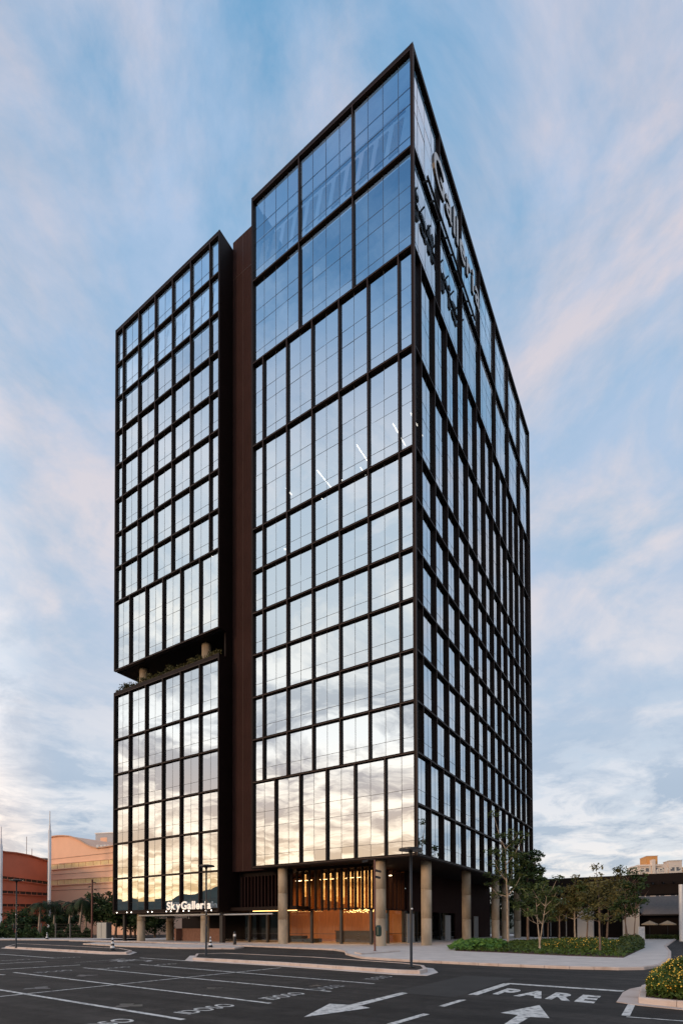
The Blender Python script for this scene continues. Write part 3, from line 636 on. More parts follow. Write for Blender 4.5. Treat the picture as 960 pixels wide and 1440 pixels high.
def palm(base, h, label, nf=22, fl=2.6, lean=.3):
    t = empty('palm_tree', base, label=label, cat='palm tree', group='palms behind the fence'); tr = MB(); a = rnd.uniform(0, 6.28)
    pts = [(math.cos(a)*lean*(k/5)**2, math.sin(a)*lean*(k/5)**2, h*k/5) for k in range(6)]
    tr.tube(pts, [.2, .17, .15, .14, .14, .16], n=10); tr.build('trunk', M['palebark'], t, smooth=True)
    cm = MB(); c = Vector(pts[-1])
    for f in range(nf):
        az = f*2.4+rnd.uniform(-.2, .2); el = rnd.uniform(-.2, 1.2); L_ = fl*rnd.uniform(.8, 1.1); prev = c; pos = c.copy(); e = el
        for s_ in range(9):
            e -= .26; st = L_/9; nxt = pos+Vector((math.cos(az)*math.cos(e), math.sin(az)*math.cos(e), math.sin(e)))*st
            t_ = (nxt-pos).normalized(); sd = t_.cross(Vector((0,0,1))).normalized()
            for q in range(3):
                p = pos.lerp(nxt, q/3); w = .62*math.sin(math.pi*(.12+.85*(s_+q/3)/9))
                for sg in (1, -1):
                    tip = p+sd*sg*w+t_*w*.5+Vector((0,0,-w*.45)); cm.add([p, p+t_*.07, tip], [(0,1,2)])
            pos = nxt
    cm.build('crown', M['leaf_palm'], t); return t
def gd(x, dep): q = D(x, 1300, dep); return (q.x, q.y, 0)
palm(gd(55, 82), 5.2, 'leftmost palm behind the fence before the red building', fl=2.8)
palm(gd(76, 84), 5.4, 'palm standing right in front of the tall white mast')
palm(gd(97, 80), 5.2, 'palm between the mast and the peach building', lean=.5)
palm(gd(112, 79), 5.6, 'palm with leaning pale trunk before the peach building', lean=.8)
palm(gd(121, 84), 5.0, 'rightmost palm, beside the camera pole')
for (x, dep, h_, cr_, lm, lab) in ((30, 86, 4.2, 2.6, 'leaf_dark', 'low dark tree behind the left part of the fence'), (88, 90, 4.6, 3, 'leaf_dark', 'dark bushy tree filling the gap behind the palms'),
        (146, 82, 6.6, 2.7, 'leaf_dark', 'broad dark tree left of the garage columns'), (163, 80, 6.4, 2.6, 'leaf_dark', 'dark tree with a forked trunk beneath the corner of the glass block'), (184, 84, 5, 2.8, 'leaf_dark', 'dark tree seen behind the garage columns')):
    tree('dense_tree', gd(x, dep), h_, cr_, h_*.25, 60, 80, lm, 'bark', lab, .2, .02, 'trees behind the fence', .2)
for (x, dep, lab) in ((203, 79, 'dark tree visible between the first two garage columns'), (218, 83, 'dark tree behind the garage ramp wall'), (190, 90, 'dark tree far behind the leftmost garage column')):
    tree('dense_tree', gd(x, dep), 5.5, 3.0, .6, 60, 80, 'leaf_dark', 'bark', lab, .2, .02, 'trees behind the fence', .2)
hd = MB()
for k in range(9000):
    x = rnd.uniform(-30, 128); dep = rnd.uniform(76, 79); q = D(x, 1300, dep); H = 1.5+.5*math.sin(x*.2)+.4*math.sin(x*.53); leaves(hd, [(q.x, q.y, rnd.random()**.6*H)], .19)
hd.build('hedge', M['leaf_dark'], label='dark hedge growing along the fence at the left', cat='hedge')
# ------------------------------------------------------------------ fence
A = G(-40,1319.5); B = G(131,1320.5); fl_ = empty('mesh_fence', (A.x, A.y, 0), label='dark wire mesh fence with concrete posts at the left', cat='fence')
Lf = (B-A).length; td = (B-A)/Lf; wm = MB()
for k in range(int(Lf/.35)):
    p = td*(k*.35); wm.beam((p.x, p.y, .1), (p.x, p.y, 2.1), .012, .012)
for z in (.2, .7, 1.2, 1.7, 2.1): wm.beam((0,0,z), (td.x*Lf, td.y*Lf, z), .025, .025)
wm.build('wire_mesh', M['black'], fl_)
for k in range(int(Lf/2.6)):
    p = td*(k*2.6+.6); pm = MB(); pm.box((p.x-.07, p.y-.07, 0), (p.x+.07, p.y+.07, 2.25)); pm.build('post', mat('post_concrete', (.14, .13, .12), .9) if k == 0 else bpy.data.materials['post_concrete'], fl_)

# ------------------------------------------------------------------ lamps, poles, cones
def street_lamp(x, y, z, h, label):
    q = G(x, y, z); t = empty('street_lamp', (q.x, q.y, z), label=label, cat='street lamp', group='black disc-headed street lamps')
    m = MB(); m.tube([(0,0,0), (0,0,h*.5), (0,0,h-.12)], [.055, .055, .045], n=14); m.build('pole', M['black'], t, smooth=True)
    m = MB(); m.tube([(0,0,0), (0,0,.02), (0,0,.03)], [.13, .13, .06], n=16); m.build('base_plate', M['black'], t)
    m = MB(); m.tube([(0,0,h-.03), (0,0,h), (0,0,h+.07), (0,0,h+.10)], [.30, .46, .46, .30], n=32); m.tube([(0,0,h-.2), (0,0,h-.03)], [.045, .09], n=12); m.build('lamp_head', M['black'], t)
    m = MB(); m.tube([(.05,-.05,h*.5), (.09,-.09,h*.5)], .035, n=8); m.build('fixing', M['white'], t); return t
def hh_(x, yb, yt, z=0): q = G(x, yb, z); return (yb-yt)/FPX*proj(q)[2]
street_lamp(578,1360.5,.15, hh_(578,1360.5,1195.5,.15), 'nearest black street lamp, on the right tip of the long island')
street_lamp(290,1343.5,.13, hh_(290,1343.5,1218.5,.13), 'black street lamp before the SkyGalleria lettering, at the left tip of the long island')
street_lamp(23,1333.3,.13, hh_(23,1333.3,1238.5,.13), 'black street lamp at the far left on the smaller island')
def camera_pole(base, h, label, cams, mt='brownpole', bin_=False, r=.06):
    t = empty('camera_pole', base, label=label, cat='camera pole'); m = MB(); m.tube([(0,0,0), (0,0,h)], r, n=12); m.tube([(0,0,0), (0,0,.03)], r*2.2, n=12); m.build('pole', M[mt], t)
    for (az, z, L_) in cams:
        c = MB(); d = Vector((math.cos(az), math.sin(az), 0)); c.beam((0,0,z), d*L_+Vector((0,0,z)), .035, .035); e = d*L_+Vector((0,0,z-.06)); c.beam(e-d*.05, e+d*.3+Vector((0,0,-.08)), .13, .13); c.build('camera', M['black'], t)
    if bin_:
        c = MB(); c.tube([(rt.x*.24, rt.y*.24, .95), (rt.x*.24, rt.y*.24, 1.05), (rt.x*.24, rt.y*.24, 1.55), (rt.x*.24, rt.y*.24, 1.68)], [.13, .19, .19, .12], n=16); c.build('litter_bin', mat('dark_green_plastic', (.01, .035, .025), .4), t)
    return t
q = G(527,1337.5,.12); camera_pole((q.x, q.y, .12), hh_(527,1337.5,1209,.12), 'thin brown camera pole with a dark green bin before the lobby', [(YAW+3.2, 5.95, .5), (YAW+.1, 5.3, .12), (YAW+.2, 4.9, .08)], bin_=True)
q = G(129.5,1320.5); camera_pole((q.x, q.y, .0), hh_(129.5,1320.5,1236.5), 'tall brown camera pole beside the white louvred cabinet', [(YAW+.1, 8.0, .2), (YAW+3.2, 7.4, .25), (YAW+.3, 7.0, .3)], r=.12)
q = G(158.5,1336,.13); 
camera_pole((-18, -60, 0), 8.2, 'brown camera pole standing behind the viewer, seen mirrored in the low glass', [(1.2, 7.6, .4), (1.6, 6.6, .5), (4.4, 7.0, .4)], r=.1)
camera_pole((-8, -66, 0), 8.2, 'second brown camera pole behind the viewer, mirrored nearer the recess', [(1.2, 7.6, .4), (4.4, 7.0, .4)], r=.1)
def cone(base, h, label):
    t = empty('traffic_cone', base, label=label, cat='traffic cone', group='striped traffic cones')
    m = MB(); m.box((-.2*h, -.2*h, 0), (.2*h, .2*h, .05*h)); m.build('cone_base', M['black'], t)
    zs = [.05, .2, .38, .54, .70, .84, 1.0]; rr = lambda z: (.17*(1-z)+.035)*h
    for i in range(6):
        b_ = MB(); b_.tube([(0,0,zs[i]*h), (0,0,zs[i+1]*h)], [rr(zs[i]), rr(zs[i+1])], n=20, cap=(i in (0, 5)))
        b_.build('white_band' if i % 2 else 'black_band', M['white' if i % 2 else 'black'], t, smooth=True)
    return t
for (x, y, yt, z, lab) in ((158.5,1336.8,1318.5,.13,'black and white striped cone standing on the left island'), (296,1332,1317,.12,'striped cone on the pavement strip beside the middle street lamp'), (66.5,1320.6,1311,.12,'farthest striped cone, near the fence')):
    q = G(x, y, z); cone((q.x, q.y, z), hh_(x, y, yt, z), lab)
q = G(330,1328.5,.12); t = empty('bollard', (q.x, q.y, .11), label='short dark bollard with a small light before the lobby glass', cat='bollard')
m = MB(); m.tube([(0,0,0), (0,0,.75)], .15, n=16); m.tube([(0,0,.95), (0,0,1.1), (0,0,1.2)], [.13, .11, .03], n=16); m.build('post', M['black'], t)
m = MB(); m.tube([(0,0,.75), (0,0,.95)], .12, n=16); m.build('white_band', M['white'], t)

# white louvred cabinet
q = G(143,1320.5,.0); cb = empty('louvred_cabinet', (q.x, q.y, 0), YAW*.4, label='white louvred metal cabinet beside the tall camera pole', cat='cabinet')
hcab = hh_(143,1320.5,1297); wc = 17/FPX*proj(q)[2]
m = MB(); m.box((-wc/2, .06, 0), (wc/2, 1.0, hcab)); m.build('body', mat('grey_cabinet', (.16, .16, .15), .7), cb)
for sx in (-1, 1):
    m = MB(); m.box((sx*wc/4-wc/4+.03, .0, .1), (sx*wc/4+wc/4-.03, .06, hcab-.08))
    for k in range(14):
        z = .2+k*(hcab-.4)/14; m.box((sx*wc/4-wc/4+.1, -.035, z), (sx*wc/4+wc/4-.1, -.002, z+.06))
    m.build('door', mat('cabinet_white', (.42, .43, .40), .6) if sx < 0 else bpy.data.materials['cabinet_white'], cb)

# ------------------------------------------------------------------ shopping buildings on the left
M['peach'] = mat('peach_render', (.84, .52, .36), .85, var=.05, vscale=.2)
M['red'] = mat('red_render', (.62, .19, .11), .85, var=.08, vscale=.2)
M['strip'] = mat('strip_window_gold_reflection', (.80, .60, .30), .3, var=.12, vscale=.5)  # gold sunset reflection painted into the base colour of the strip glass
M['darkglass'] = mat('dark_strip_window', (.02, .018, .018), .25)
def zat(yp, xp, p): # height of a picture row at plan point p
    d = ray(xp, yp); w = proj((p[0], p[1], 0))[2]; return CAMP.z + d.z*w
def mall(name, xa, da, xb, db, tops, strips, wallm, stripm, label, depth=30, cat='building'):
    pa_ = D(xa, 1300, da); pb_ = D(xb, 1300, db); pa_.z = pb_.z = 0; o = empty(name, pa_, label=label, cat=cat); d = pb_-pa_; bk = Vector((-d.y, d.x, 0)).normalized()*depth
    def pt(x):   # plan point on wall seen in picture column x
        r_ = ray(x, 1300); t = ((pa_.x-CAMP.x)*d.y-(pa_.y-CAMP.y)*d.x)/(r_.x*d.y-r_.y*d.x); v = CAMP+r_*t; v.z = 0; return v
    mb = MB(); top_ = []
    for (x, y) in tops: v = pt(x); top_.append((v-pa_, zat(y, x, v)))
    for i in range(len(top_)-1):
        (p0, z0), (p1, z1) = top_[i], top_[i+1]
        mb.quad((p0.x,p0.y,0), (p1.x,p1.y,0), (p1.x,p1.y,z1), (p0.x,p0.y,z0)); mb.quad((p0.x,p0.y,z0), (p1.x,p1.y,z1), (p1.x+bk.x,p1.y+bk.y,z1), (p0.x+bk.x,p0.y+bk.y,z0))
        mb.quad((p0.x+bk.x,p0.y+bk.y,0), (p1.x+bk.x,p1.y+bk.y,0), (p1.x+bk.x,p1.y+bk.y,z1), (p0.x+bk.x,p0.y+bk.y,z0))
    for (p, z) in (top_[0], top_[-1]): mb.quad((p.x,p.y,0), (p.x+bk.x,p.y+bk.y,0), (p.x+bk.x,p.y+bk.y,z), (p.x,p.y,z))
    mb.build('wall', M[wallm], o)
    cp_ = MB()
    for i in range(len(top_)-1):
        (p0, z0), (p1, z1) = top_[i], top_[i+1]; nn = -bk.normalized()*.15
        cp_.beam((p0.x+nn.x, p0.y+nn.y, z0), (p1.x+nn.x, p1.y+nn.y, z1), .5, .25)
    cp_.build('roof_edge', mat(wallm+'_edge', tuple(c*.7 for c in M[wallm].node_tree.nodes['Principled BSDF'].inputs['Base Color'].default_value[:3]), .8), o)
    f = -bk.normalized()*.12
    for (x0, y0, x1, y1, hpx, mm) in strips:
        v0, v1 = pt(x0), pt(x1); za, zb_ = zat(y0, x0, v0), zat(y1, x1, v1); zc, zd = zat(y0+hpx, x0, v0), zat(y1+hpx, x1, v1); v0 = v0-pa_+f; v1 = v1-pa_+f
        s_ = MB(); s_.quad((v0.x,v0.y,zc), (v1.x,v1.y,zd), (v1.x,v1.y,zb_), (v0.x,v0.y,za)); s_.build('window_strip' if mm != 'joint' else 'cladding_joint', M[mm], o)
        if mm != 'joint':
            fr_ = MB(); fr_.beam((v0.x, v0.y, za), (v1.x, v1.y, zb_), .3, .18); fr_.beam((v0.x, v0.y, zc), (v1.x, v1.y, zd), .3, .18)
            for k in range(1, 12):
                v = v0.lerp(v1, k/12); fr_.beam((v.x, v.y, zc+(zd-zc)*k/12), (v.x, v.y, za+(zb_-za)*k/12), .06, .12)
            fr_.build('window_frame', M[wallm], o)
    return o
M['joint'] = mat('facade_joint', (.3, .17, .12), .9)
tp = [(70,1177.5),(75,1176),(82,1175),(90,1174.8),(98,1175.5),(106,1178),(114,1182),(121,1186.5),(128,1190),(136,1191.8),(145,1191.5),(160,1189),(200,1184)]
mall('shopping_centre', 70, 122, 200, 106, tp, [(72,1215.5,200,1204,7.8,'strip'),(72,1237.5,200,1230,8,'strip'),(72,1208,200,1194,.5,'joint'),(72,1230,200,1221,.5,'joint'),(72,1252,200,1247,.6,'joint')], 'peach', 'strip', 'peach shopping building with a wavy roofline and strip windows painted with a gold reflection', 30)
mall('retail_block', -40, 96, 66, 118, [(-40,1192),(0,1196.5),(5,1197.5),(20,1198.8),(40,1202.5),(55,1207),(66,1211)], [(-40,1226,66,1239,5,'darkglass'),(-40,1249,66,1255,5,'darkglass'),(-40,1270,66,1271,5,'darkglass')], 'red', 'darkglass', 'red brown building with dark strip windows at the left edge', 30)
rb = D(66, 1300, 125); rb.z = 0; o = empty('roof_annex', (rb.x, rb.y, 0), YAW, label='grey metal roof block behind the red building', cat='building'); m = MB(); zt = zat(1204.5, 50, rb); m.box((-8, 0, 0), (-.4, 8, zt-.6)); m.build('wall', mat('grey_metal', (.2, .24, .27), .6), o); m = MB(); m.box((-8.3, -.3, zt-.6), (-.2, 8.3, zt-.3)); m.build('roof', bpy.data.materials['grey_metal'], o)
rb = D(134, 1300, 128); rb.z = 0; o = empty('plant_room', (rb.x, rb.y, 0), YAW*.6, label='pale grey rooftop plant room behind the wavy roofline', cat='building'); zt = zat(1172, 148, rb); m = MB(); m.box((0, 0, 0), (11, 9, zt)); m.build('wall', mat('pale_grey_render', (.42, .43, .46), .8), o)
m = MB(); m.box((1.4, -.05, zt-2.2), (3.2, -.01, zt-1.0)); m.build('window', M['peach'], o); m = MB(); m.box((-.15, -.15, zt), (11.15, 9.15, zt+.2)); m.build('roof', M['white'], o)
for k, x in enumerate((137, 142, 147, 152, 157)):
    v = D(x, 1300, 112.5); u = empty('roof_unit', (v.x, v.y, zat(1192.5, x, v)), YAW, label='%s white cooling unit on the wavy peach roof' % ('leftmost', 'second', 'middle', 'fourth', 'rightmost')[k], cat='cooling unit', group='roof cooling units')
    m = MB(); m.box((-.3, 0, .12), (.3, .6, .75)); m.build('body', M['white'], u); m = MB(); m.box((-.25, .05, 0), (.25, .5, .118)); m.build('stand', M['black'], u)
def mast(x, dep, ys, ws, label, base_r=.0):
    v = D(x, 1300, dep); v.z = 0; t = empty('flag_mast', v, label=label, cat='mast', group='white masts between the buildings'); s_ = dep/FPX
    zs = [zat(y, x, v) for y in ys]; m = MB(); m.tube([(0,0,0), (0,0,zs[0]), (0,0,zs[1])], [ws[0]*s_/2*1.1, ws[0]*s_/2, ws[0]*s_/2], n=20); m.tube([(0,0,zs[1]), (0,0,zs[1]+.6), (0,0,zs[2])], [ws[0]*s_/2*.95, ws[1]*s_/2, ws[1]*s_/2], n=16); m.build('shaft', M['white'], t, smooth=True)
    m = MB(); m.tube([(0,0,zs[2]), (0,0,zs[3])], [ws[2]*s_/2, ws[2]*s_/2*.8], n=12); m.build('tip', M['white'], t)
mast(69.5, 104, [1230, 1168, 1158, 1140], [4.2, 2.4, 1.3], 'tall white mast between the red and the peach building')
mast(1, 92, [1230, 1190, 1179, 1162], [4.2, 2.4, 1.3], 'white mast at the left edge of the picture')
for (x, yt, lab) in ((37, 1176, 'thin roof antenna above the red building'), (44.5, 1193, 'short thin antenna near the taller one')):
    v = D(x, 1300, 118); v.z = 0; t = empty('antenna', v, label=lab, cat='antenna'); m = MB(); m.tube([(0,0,0), (0,0,zat(yt, x, v))], .07, n=6); m.build('rod', mat('antenna_grey', (.3,.3,.32), .5), t)
    m = MB(); m.tube([(0,0,0), (0,0,.3)], .2, n=8); m.build('foot', M['black'], t)

# ------------------------------------------------------------------ right: pergola, low mall, apartment block
pg = empty('pergola', (10, 26, 0), label='long dark steel pergola behind the small trees', cat='pergola')
class LB(MB):
    def __init__(s, org): super().__init__(); s.o = Vector(org)
    def build(s, name, mats, parent=None, **k):
        s.v = [(x-s.o.x, y-s.o.y, z-s.o.z) for x, y, z in s.v]; return MB.build(s, name, mats, parent, **k)
po = (10, 26, 0)
b_ = LB(po); b_.box((1.0, 26, 6.15), (34, 26.25, 7.0)); b_.box((1.0, 36, 6.15), (34, 36.25, 7.0)); b_.build('fascia', M['soffit'], pg)
b_ = LB(po)
for k in range(34): b_.box((1.4+k, 26.26, 6.3), (1.5+k, 35.99, 6.75))
b_.build('slats', M['soffit'], pg)
b_ = LB(po); b_.box((11.5, 26.8, 4.95), (34, 27.0, 5.95)); b_.box((1.2, 31, 5.0), (34, 31.2, 6.14)); b_.build('lower_beam', M['soffit'], pg)
for x in (17.1, 27): b_ = LB(po); b_.tube([(x, 25.7, .1), (x, 25.7, 5.8)], .19, n=16); b_.build('post', M['white'], pg)
for x in (4.6, 9.2): b_ = LB(po); b_.box((x-.2, 31.3, .1), (x+.2, 31.6, 6.1)); b_.build('post', M['soffit'], pg)
gs = LB(po); gs.box((12.2, 26.05, 7.0), (18.4, 26.2, 7.03)); go = gs.build('sign', M['soffit'], pg, label='outline Galleria lettering standing on the pergola')
ls, W_ = text_letters('Galleria', .0, 0, .10)
for vs, fs in ls:
    t = LB(po); t.add([(12.3+v.x/W_*5.3, 26.1, 7.0+v.y/.72*.95) for v in vs], fs); t.add([(12.3+v.x/W_*5.3, 26.16, 7.0+v.y/.72*.95) for v in vs], fs)
    t.build('letter', M.setdefault('dull_metal', mat('dull_metal', (.5, .5, .48), .4)), go)
# low mall behind pergola
lm = empty('low_mall', (10, 40, 0), label='low dark shop pavilion with a sloping grey roof behind the pergola', cat='shop building')
mo = (10, 40, 0)
b_ = LB(mo); b_.box((-2, 40, 0), (34, 41, 3.4)); b_.box((-2, 40.2, 3.4), (12.2, 41, 5.2)); b_.build('wall', M['soffit'], lm)
b_ = LB(mo); za_, zb2 = 3.05, 5.35
b_.add([(13.2, 37.6, za_), (17.6, 37.6, za_), (19.2, 40.2, zb2), (11.2, 40.2, zb2), (13.2, 37.9, za_-.15), (17.6, 37.9, za_-.15), (19.2, 40.5, zb2-.1), (11.2, 40.5, zb2-.1)], [(0,1,2,3),(4,5,6,7),(0,1,5,4),(1,2,6,5),(2,3,7,6),(3,0,4,7)])
b_.box((19.3, 39, 4.6), (34, 42, 5.0)); b_.build('roof', mat('slate_roof', (.17, .145, .13), .7, var=.12), lm)
for (x0, x1, yy) in ((6.0, 7.9, 36.0), (11.1, 12.9, 36.6)):
    b_ = LB(mo); b_.box((x0, yy, 0), (x1, yy+.3, 4.4)); b_.build('white_panel', mat('cream_panel', (.55, .53, .5), .7) if 'cream_panel' not in bpy.data.materials else bpy.data.materials['cream_panel'], lm)
b_ = LB(mo); b_.box((-2, 38.8, 4.9), (11.8, 40, 5.3)); b_.build('eaves', mat('grey_eaves', (.25, .26, .26), .7), lm)
b_ = LB(mo)
for k in range(6): b_.box((1.0+k*1.0, 39.9, .2), (1.12+k*1.0, 39.99, 3.2))
b_.build('window_frame', mat('frame_grey', (.3, .32, .33), .5), lm)
hdg = MB()
for k in range(5000): hdg_p = (rnd.uniform(12.4, 24), rnd.uniform(34.2, 35.2), .02+rnd.random()**.6*.55); leaves(hdg, [hdg_p], .12)
hdg.build('low_hedge', M['leaf_mid'], label='low clipped hedge before the patio umbrellas', cat='hedge')
for (x, y, lab) in ((912,1322.5,'left beige patio umbrella before the shop pavilion'), (938,1322.5,'right beige patio umbrella, nearer the white post')):
    p = G(x, y); u = empty('patio_umbrella', (p.x, p.y+2, 0), label=lab, cat='umbrella', group='patio umbrellas'); m = MB(); m.tube([(0,0,0), (0,0,2.1)], .03, n=8); m.build('pole', M['black'], u)
    m = MB(); n_ = 8; ring = [(.85*math.cos(k*math.pi/4), .85*math.sin(k*math.pi/4), 1.85) for k in range(n_)]; m.add(ring+[(0,0,2.25)], [(k, (k+1) % n_, n_) for k in range(n_)])
    m.add([(a, b, c-.12) for a, b, c in ring]+ring, [(k, (k+1) % n_, n_+(k+1) % n_, n_+k) for k in range(n_)]); m.build('canopy', mat('beige_canvas', (.42, .33, .22), .8) if 'beige_canvas' not in bpy.data.materials else bpy.data.materials['beige_canvas'], u)
p = G(901.5,1322); ts = empty('poster_stand', (p.x, p.y, 0), 0.2, label='white poster stand at the right tip of the planted bed', cat='poster stand'); ph = 1.55
m = MB(); m.box((-.33, 0, .12), (.33, .06, ph)); m.build('board', M['white'], ts); m = MB(); m.box((-.28, -.01, .2), (.28, -.003, ph-.06)); m.build('poster', mat('poster_print', (.42, .5, .6), .5, col2=(.75, .78, .82), vscale=6), ts)
m = MB(); m.box((-.3, -.1, 0), (-.24, .16, .12)); m.box((.24, -.1, 0), (.3, .16, .12)); m.build('foot', M['black'], ts)
# apartment block far behind
ab = D(897, 1300, 240); ab.z = 0; s_ = 240/FPX; ao = empty('apartment_block', ab, YAW-.25, label='cream and orange apartment block rising behind the pergola', cat='apartment building')
zz = lambda y: zat(y, 920, ab)
M['cream'] = mat('cream_render', (.78, .66, .57), .85, var=.04); M['orange'] = mat('orange_render', (.62, .30, .10), .85, var=.05); M['win'] = mat('apartment_glass', (.12, .12, .13), .2)
m = MB(); m.box((0, 0, 0), (53*s_, 14, zz(1215.8))); m.box((38*s_, -1.2, 0), (54*s_, 6, zz(1212))); m.box((17*s_, -1.6, 0), (21*s_, 3, zz(1209.5))); m.box((-.5*s_, -.6, zz(1218.5)), (30*s_, -.01, zz(1216))); m.build('wall', M['cream'], ao)
m = MB(); m.box((13*s_, 2, zz(1215.8)), (27*s_, 12, zz(1203.5))); m.box((54*s_+.02, 1.5, 0), (80*s_, 14, zz(1220.5))); m.build('orange_wall', M['orange'], ao)
m = MB(); m.box((12.4*s_, 1.7, zz(1203.5)), (27.6*s_, 12.3, zz(1202.8))); m.box((37.5*s_, -1.5, zz(1212)), (54.5*s_, 6.3, zz(1211.3))); m.build('roof_edge', M['white'], ao)
for fl2 in range(9):
    y0 = 1221+fl2*9.5
    for (xa, xb, dd) in ((4,8,0),(10,15,0),(22,26.5,0),(28,33,0),(40,45,-1.2),(47,52,-1.2),(60,63,1.5)):
        w_ = MB(); w_.box((xa*s_, dd-.06, zz(y0+5)), (xb*s_, dd-.02, zz(y0))); wo = w_.build('window', M['win'], ao); r_ = MB(); r_.box((xa*s_-.1, dd-.16, zz(y0+5)-.15), (xb*s_+.1, dd-.01, zz(y0+5)-.02)); r_.build('sill', M['white'], wo)

# ------------------------------------------------------------------ light and sky
SAZ = Vector((-.24, -.97, 0)).normalized(); SEL = R(9)
GAZ = Vector((-.68, -.73, 0)).normalized()     # middle of the bright sunset sky
sd = Vector((SAZ.x*math.cos(SEL), SAZ.y*math.cos(SEL), math.sin(SEL)))
sl_ = bpy.data.lights.new('sun', 'SUN'); sl_.energy = 1.25; sl_.angle = R(10); sl_.color = (1, .66, .42)
so_ = bpy.data.objects.new('sun', sl_); COL.objects.link(so_); so_.rotation_euler = sd.to_track_quat('Z', 'Y').to_euler()
w = bpy.data.worlds.new('World'); S.world = w; w.use_nodes = True; nt = w.node_tree; N = nt.nodes; L = nt.links
bg = N['Background']; bg.inputs['Strength'].default_value = .1
sky = N.new('ShaderNodeTexSky'); sky.sky_type = 'NISHITA'; sky.sun_disc = False; sky.sun_elevation = SEL; sky.sun_rotation = math.atan2(SAZ.x, SAZ.y)
sky.air_density = 1.0; sky.dust_density = .6; sky.ozone_density = 2.5
def math_(op, a, b=None, c=None, clamp=False):
    n = N.new('ShaderNodeMath'); n.operation = op; n.use_clamp = clamp
    for i, v in enumerate((a, b, c)):
        if v is None: continue
        if isinstance(v, (int, float)): n.inputs[i].default_value = v
        else: L.new(v, n.inputs[i])
    return n.outputs[0]
def mixc(f, a, b, bt='MIX'):
    n = N.new('ShaderNodeMixRGB'); n.blend_type = bt
    for i, v in enumerate((f, a, b)):
        if isinstance(v, (int, float)): n.inputs[i].default_value = v
        elif isinstance(v, tuple): n.inputs[i].default_value = (*v, 1)
        else: L.new(v, n.inputs[i])
    return n.outputs[0]
def ramp(f, stops):
    n = N.new('ShaderNodeValToRGB'); cr = n.color_ramp; L.new(f, n.inputs[0])
    while len(cr.elements) < len(stops): cr.elements.new(.5)
    for e, (p, c) in zip(cr.elements, stops): e.position = p; e.color = (*c, 1) if isinstance(c, tuple) else (c, c, c, 1)
    return n.outputs[0]
tc = N.new('ShaderNodeTexCoord'); sx = N.new('ShaderNodeSeparateXYZ'); L.new(tc.outputs['Generated'], sx.inputs[0])
X, Y, Z = sx.outputs; zc = math_('MAXIMUM', Z, 0.0); zd = math_('ADD', zc, .13)
cx = N.new('ShaderNodeCombineXYZ'); L.new(math_('DIVIDE', X, zd), cx.inputs[0]); L.new(math_('DIVIDE', Y, zd), cx.inputs[1])
def noise(scale, det, rough, dist=0, rot=0, st=(1,1,1), loc=(0,0,0)):
    m0 = N.new('ShaderNodeMapping'); m0.inputs['Rotation'].default_value = (0,0,rot); m0.inputs['Location'].default_value = loc; L.new(cx.outputs[0], m0.inputs[0])
    mp = N.new('ShaderNodeMapping'); mp.inputs['Scale'].default_value = st; L.new(m0.outputs[0], mp.inputs[0])
    n = N.new('ShaderNodeTexNoise'); n.inputs['Scale'].default_value = scale; n.inputs['Detail'].default_value = det; n.inputs['Roughness'].default_value = rough; n.inputs['Distortion'].default_value = dist
    L.new(mp.outputs[0], n.inputs['Vector']); return n.outputs['Fac']
# direction relative to the sunset
az = math_('ADD', math_('MULTIPLY', X, GAZ.x), math_('MULTIPLY', Y, GAZ.y))       # -1..1
azp = math_('MULTIPLY_ADD', az, .5, .5, clamp=True)
blue = ramp(zc, [(0, (.78, .78, .76)), (.12, (.62, .71, .80)), (.35, (.50, .64, .80)), (.60, (.42, .60, .80)), (.80, (.19, .45, .72)), (1, (.11, .35, .64))])
base = mixc(.85, mixc(1.0, sky.outputs[0], (.9, 1.0, 1.15), 'MULTIPLY'), mixc(1.0, blue, (10., 10., 10.), 'MULTIPLY'))
n1 = noise(2.9, 12, .60, .35, rot=-YAW+.5, st=(1, .85, 1), loc=(4.2,2.7,0)); n2 = noise(2.3, 11, .64, .35, rot=.2, st=(1, .8, 1), loc=(3,1,0)); n3 = noise(3.2, 12, .60, .35, rot=-YAW+.2, st=(1, .9, 1), loc=(7,4,0))
cov_hi = ramp(n1, [(.33, 0.0), (.54, 1.0)]); cov_lo = ramp(n2, [(.40, .25), (.56, 1.0)])
lowm = ramp(zc, [(.22, 1.0), (.55, 0.0)])
cov = math_('MAXIMUM', math_('MULTIPLY', cov_lo, lowm), math_('MULTIPLY', cov_hi, .90), clamp=True)
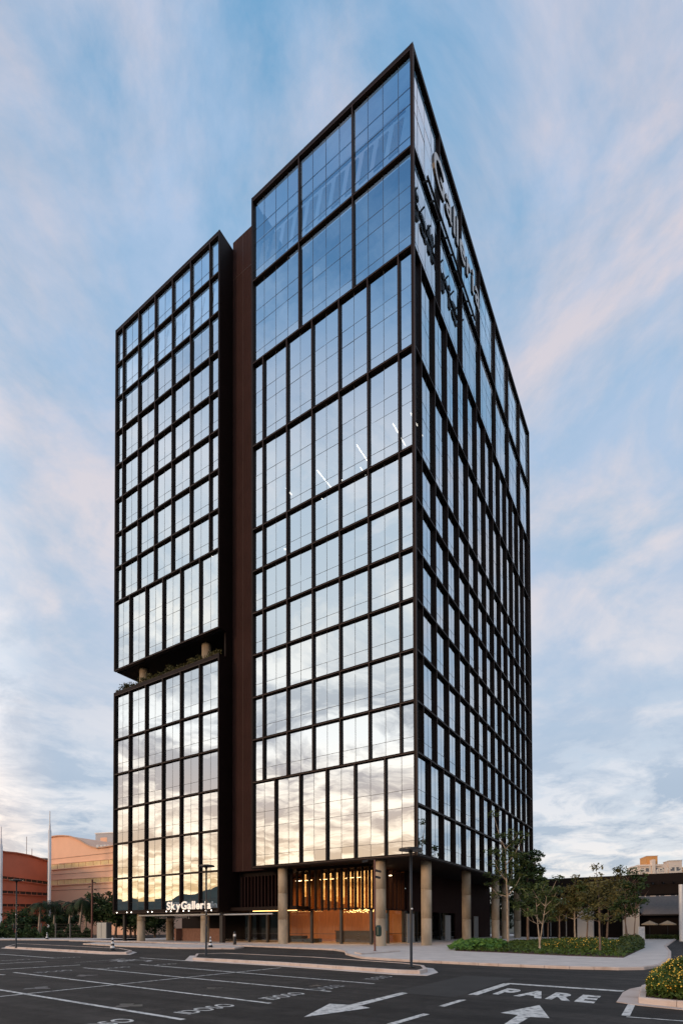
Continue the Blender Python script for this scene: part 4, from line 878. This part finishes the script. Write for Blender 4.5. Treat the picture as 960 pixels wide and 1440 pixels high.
# cloud colours: lavender grey body, pinkish lit parts; cream low down
lit = ramp(n3, [(.40, 0.0), (.60, 1.0)]); edge = ramp(n2, [(.44, 1.0), (.58, 0.0)])
lit2 = mixc(lowm, lit, edge)
dark = ramp(zc, [(0, (.72, .70, .66)), (.08, (.50, .57, .65)), (.2, (.44, .54, .67)), (.4, (.47, .58, .74)), (.8, (.44, .57, .78))])
lite = ramp(zc, [(0, (1.0, .90, .76)), (.06, (1.0, .93, .86)), (.14, (.90, .88, .88)), (.25, (.74, .78, .85)), (.5, (.74, .71, .76)), (.8, (.72, .65, .70)), (1, (.6, .62, .74))])
cloud = mixc(lit2, dark, lite)
skycol = mixc(cov, base, mixc(1.0, cloud, (10., 10., 10.), 'MULTIPLY'))
# sunset side of the sky: cream gold low down, broken grey and white cloud above, deep blue overhead
n4 = noise(2.6, 12, .64, .6, rot=.3, st=(.8, 1, 1), loc=(2,5,0))
ssd = ramp(zc, [(0, (.85, .42, .15)), (.05, (1.25, .74, .32)), (.12, (1.25, .85, .55)), (.22, (.95, .75, .65)), (.34, (.72, .70, .73)), (.5, (.95, .99, 1.03)), (.66, (.72, .84, .98)), (.76, (.18, .38, .66)), (.86, (.045, .15, .36)), (1, (.03, .1, .28))])
ssl = ramp(zc, [(0, (1.6, .9, .35)), (.05, (2.5, 1.8, 1.0)), (.12, (2.3, 1.72, 1.2)), (.22, (2.1, 1.7, 1.35)), (.34, (1.6, 1.5, 1.42)), (.5, (1.4, 1.3, 1.2)), (.66, (1.05, 1.03, 1.08)), (.76, (.36, .54, .80)), (.86, (.11, .27, .52)), (1, (.1, .22, .45))])
sun_side = mixc(ramp(n4, [(.43, 0.0), (.58, 1.0)]), ssd, ssl)
full = mixc(ramp(azp, [(.61, 0.0), (.75, 1.0)]), skycol, mixc(1.0, sun_side, (10., 10., 10.), 'MULTIPLY'))
L.new(full, bg.inputs['Color'])

# ------------------------------------------------------------------ camera and output
cam = bpy.data.cameras.new('camera'); co = bpy.data.objects.new('camera', cam); COL.objects.link(co)
mt = Matrix.Identity(4)
for i in range(3): mt[i][0] = r2[i]; mt[i][1] = u2[i]; mt[i][2] = -fw[i]; mt[i][3] = CAMP[i]
co.matrix_world = mt
cam.sensor_fit = 'VERTICAL'; cam.sensor_height = 36; cam.lens = FPX/1440*36; cam.shift_y = (PY0-720)/1440; cam.shift_x = (480-PX0)/1440
cam.clip_end = 3000; S.camera = co
S.render.resolution_x = 682; S.render.resolution_y = 1024
S.view_settings.view_transform = 'Standard'; S.view_settings.look = 'None'; S.view_settings.exposure = 0; S.view_settings.gamma = 1; S.view_settings.use_curve_mapping = False
S.cycles.transparent_max_bounces = 16; S.cycles.max_bounces = 8
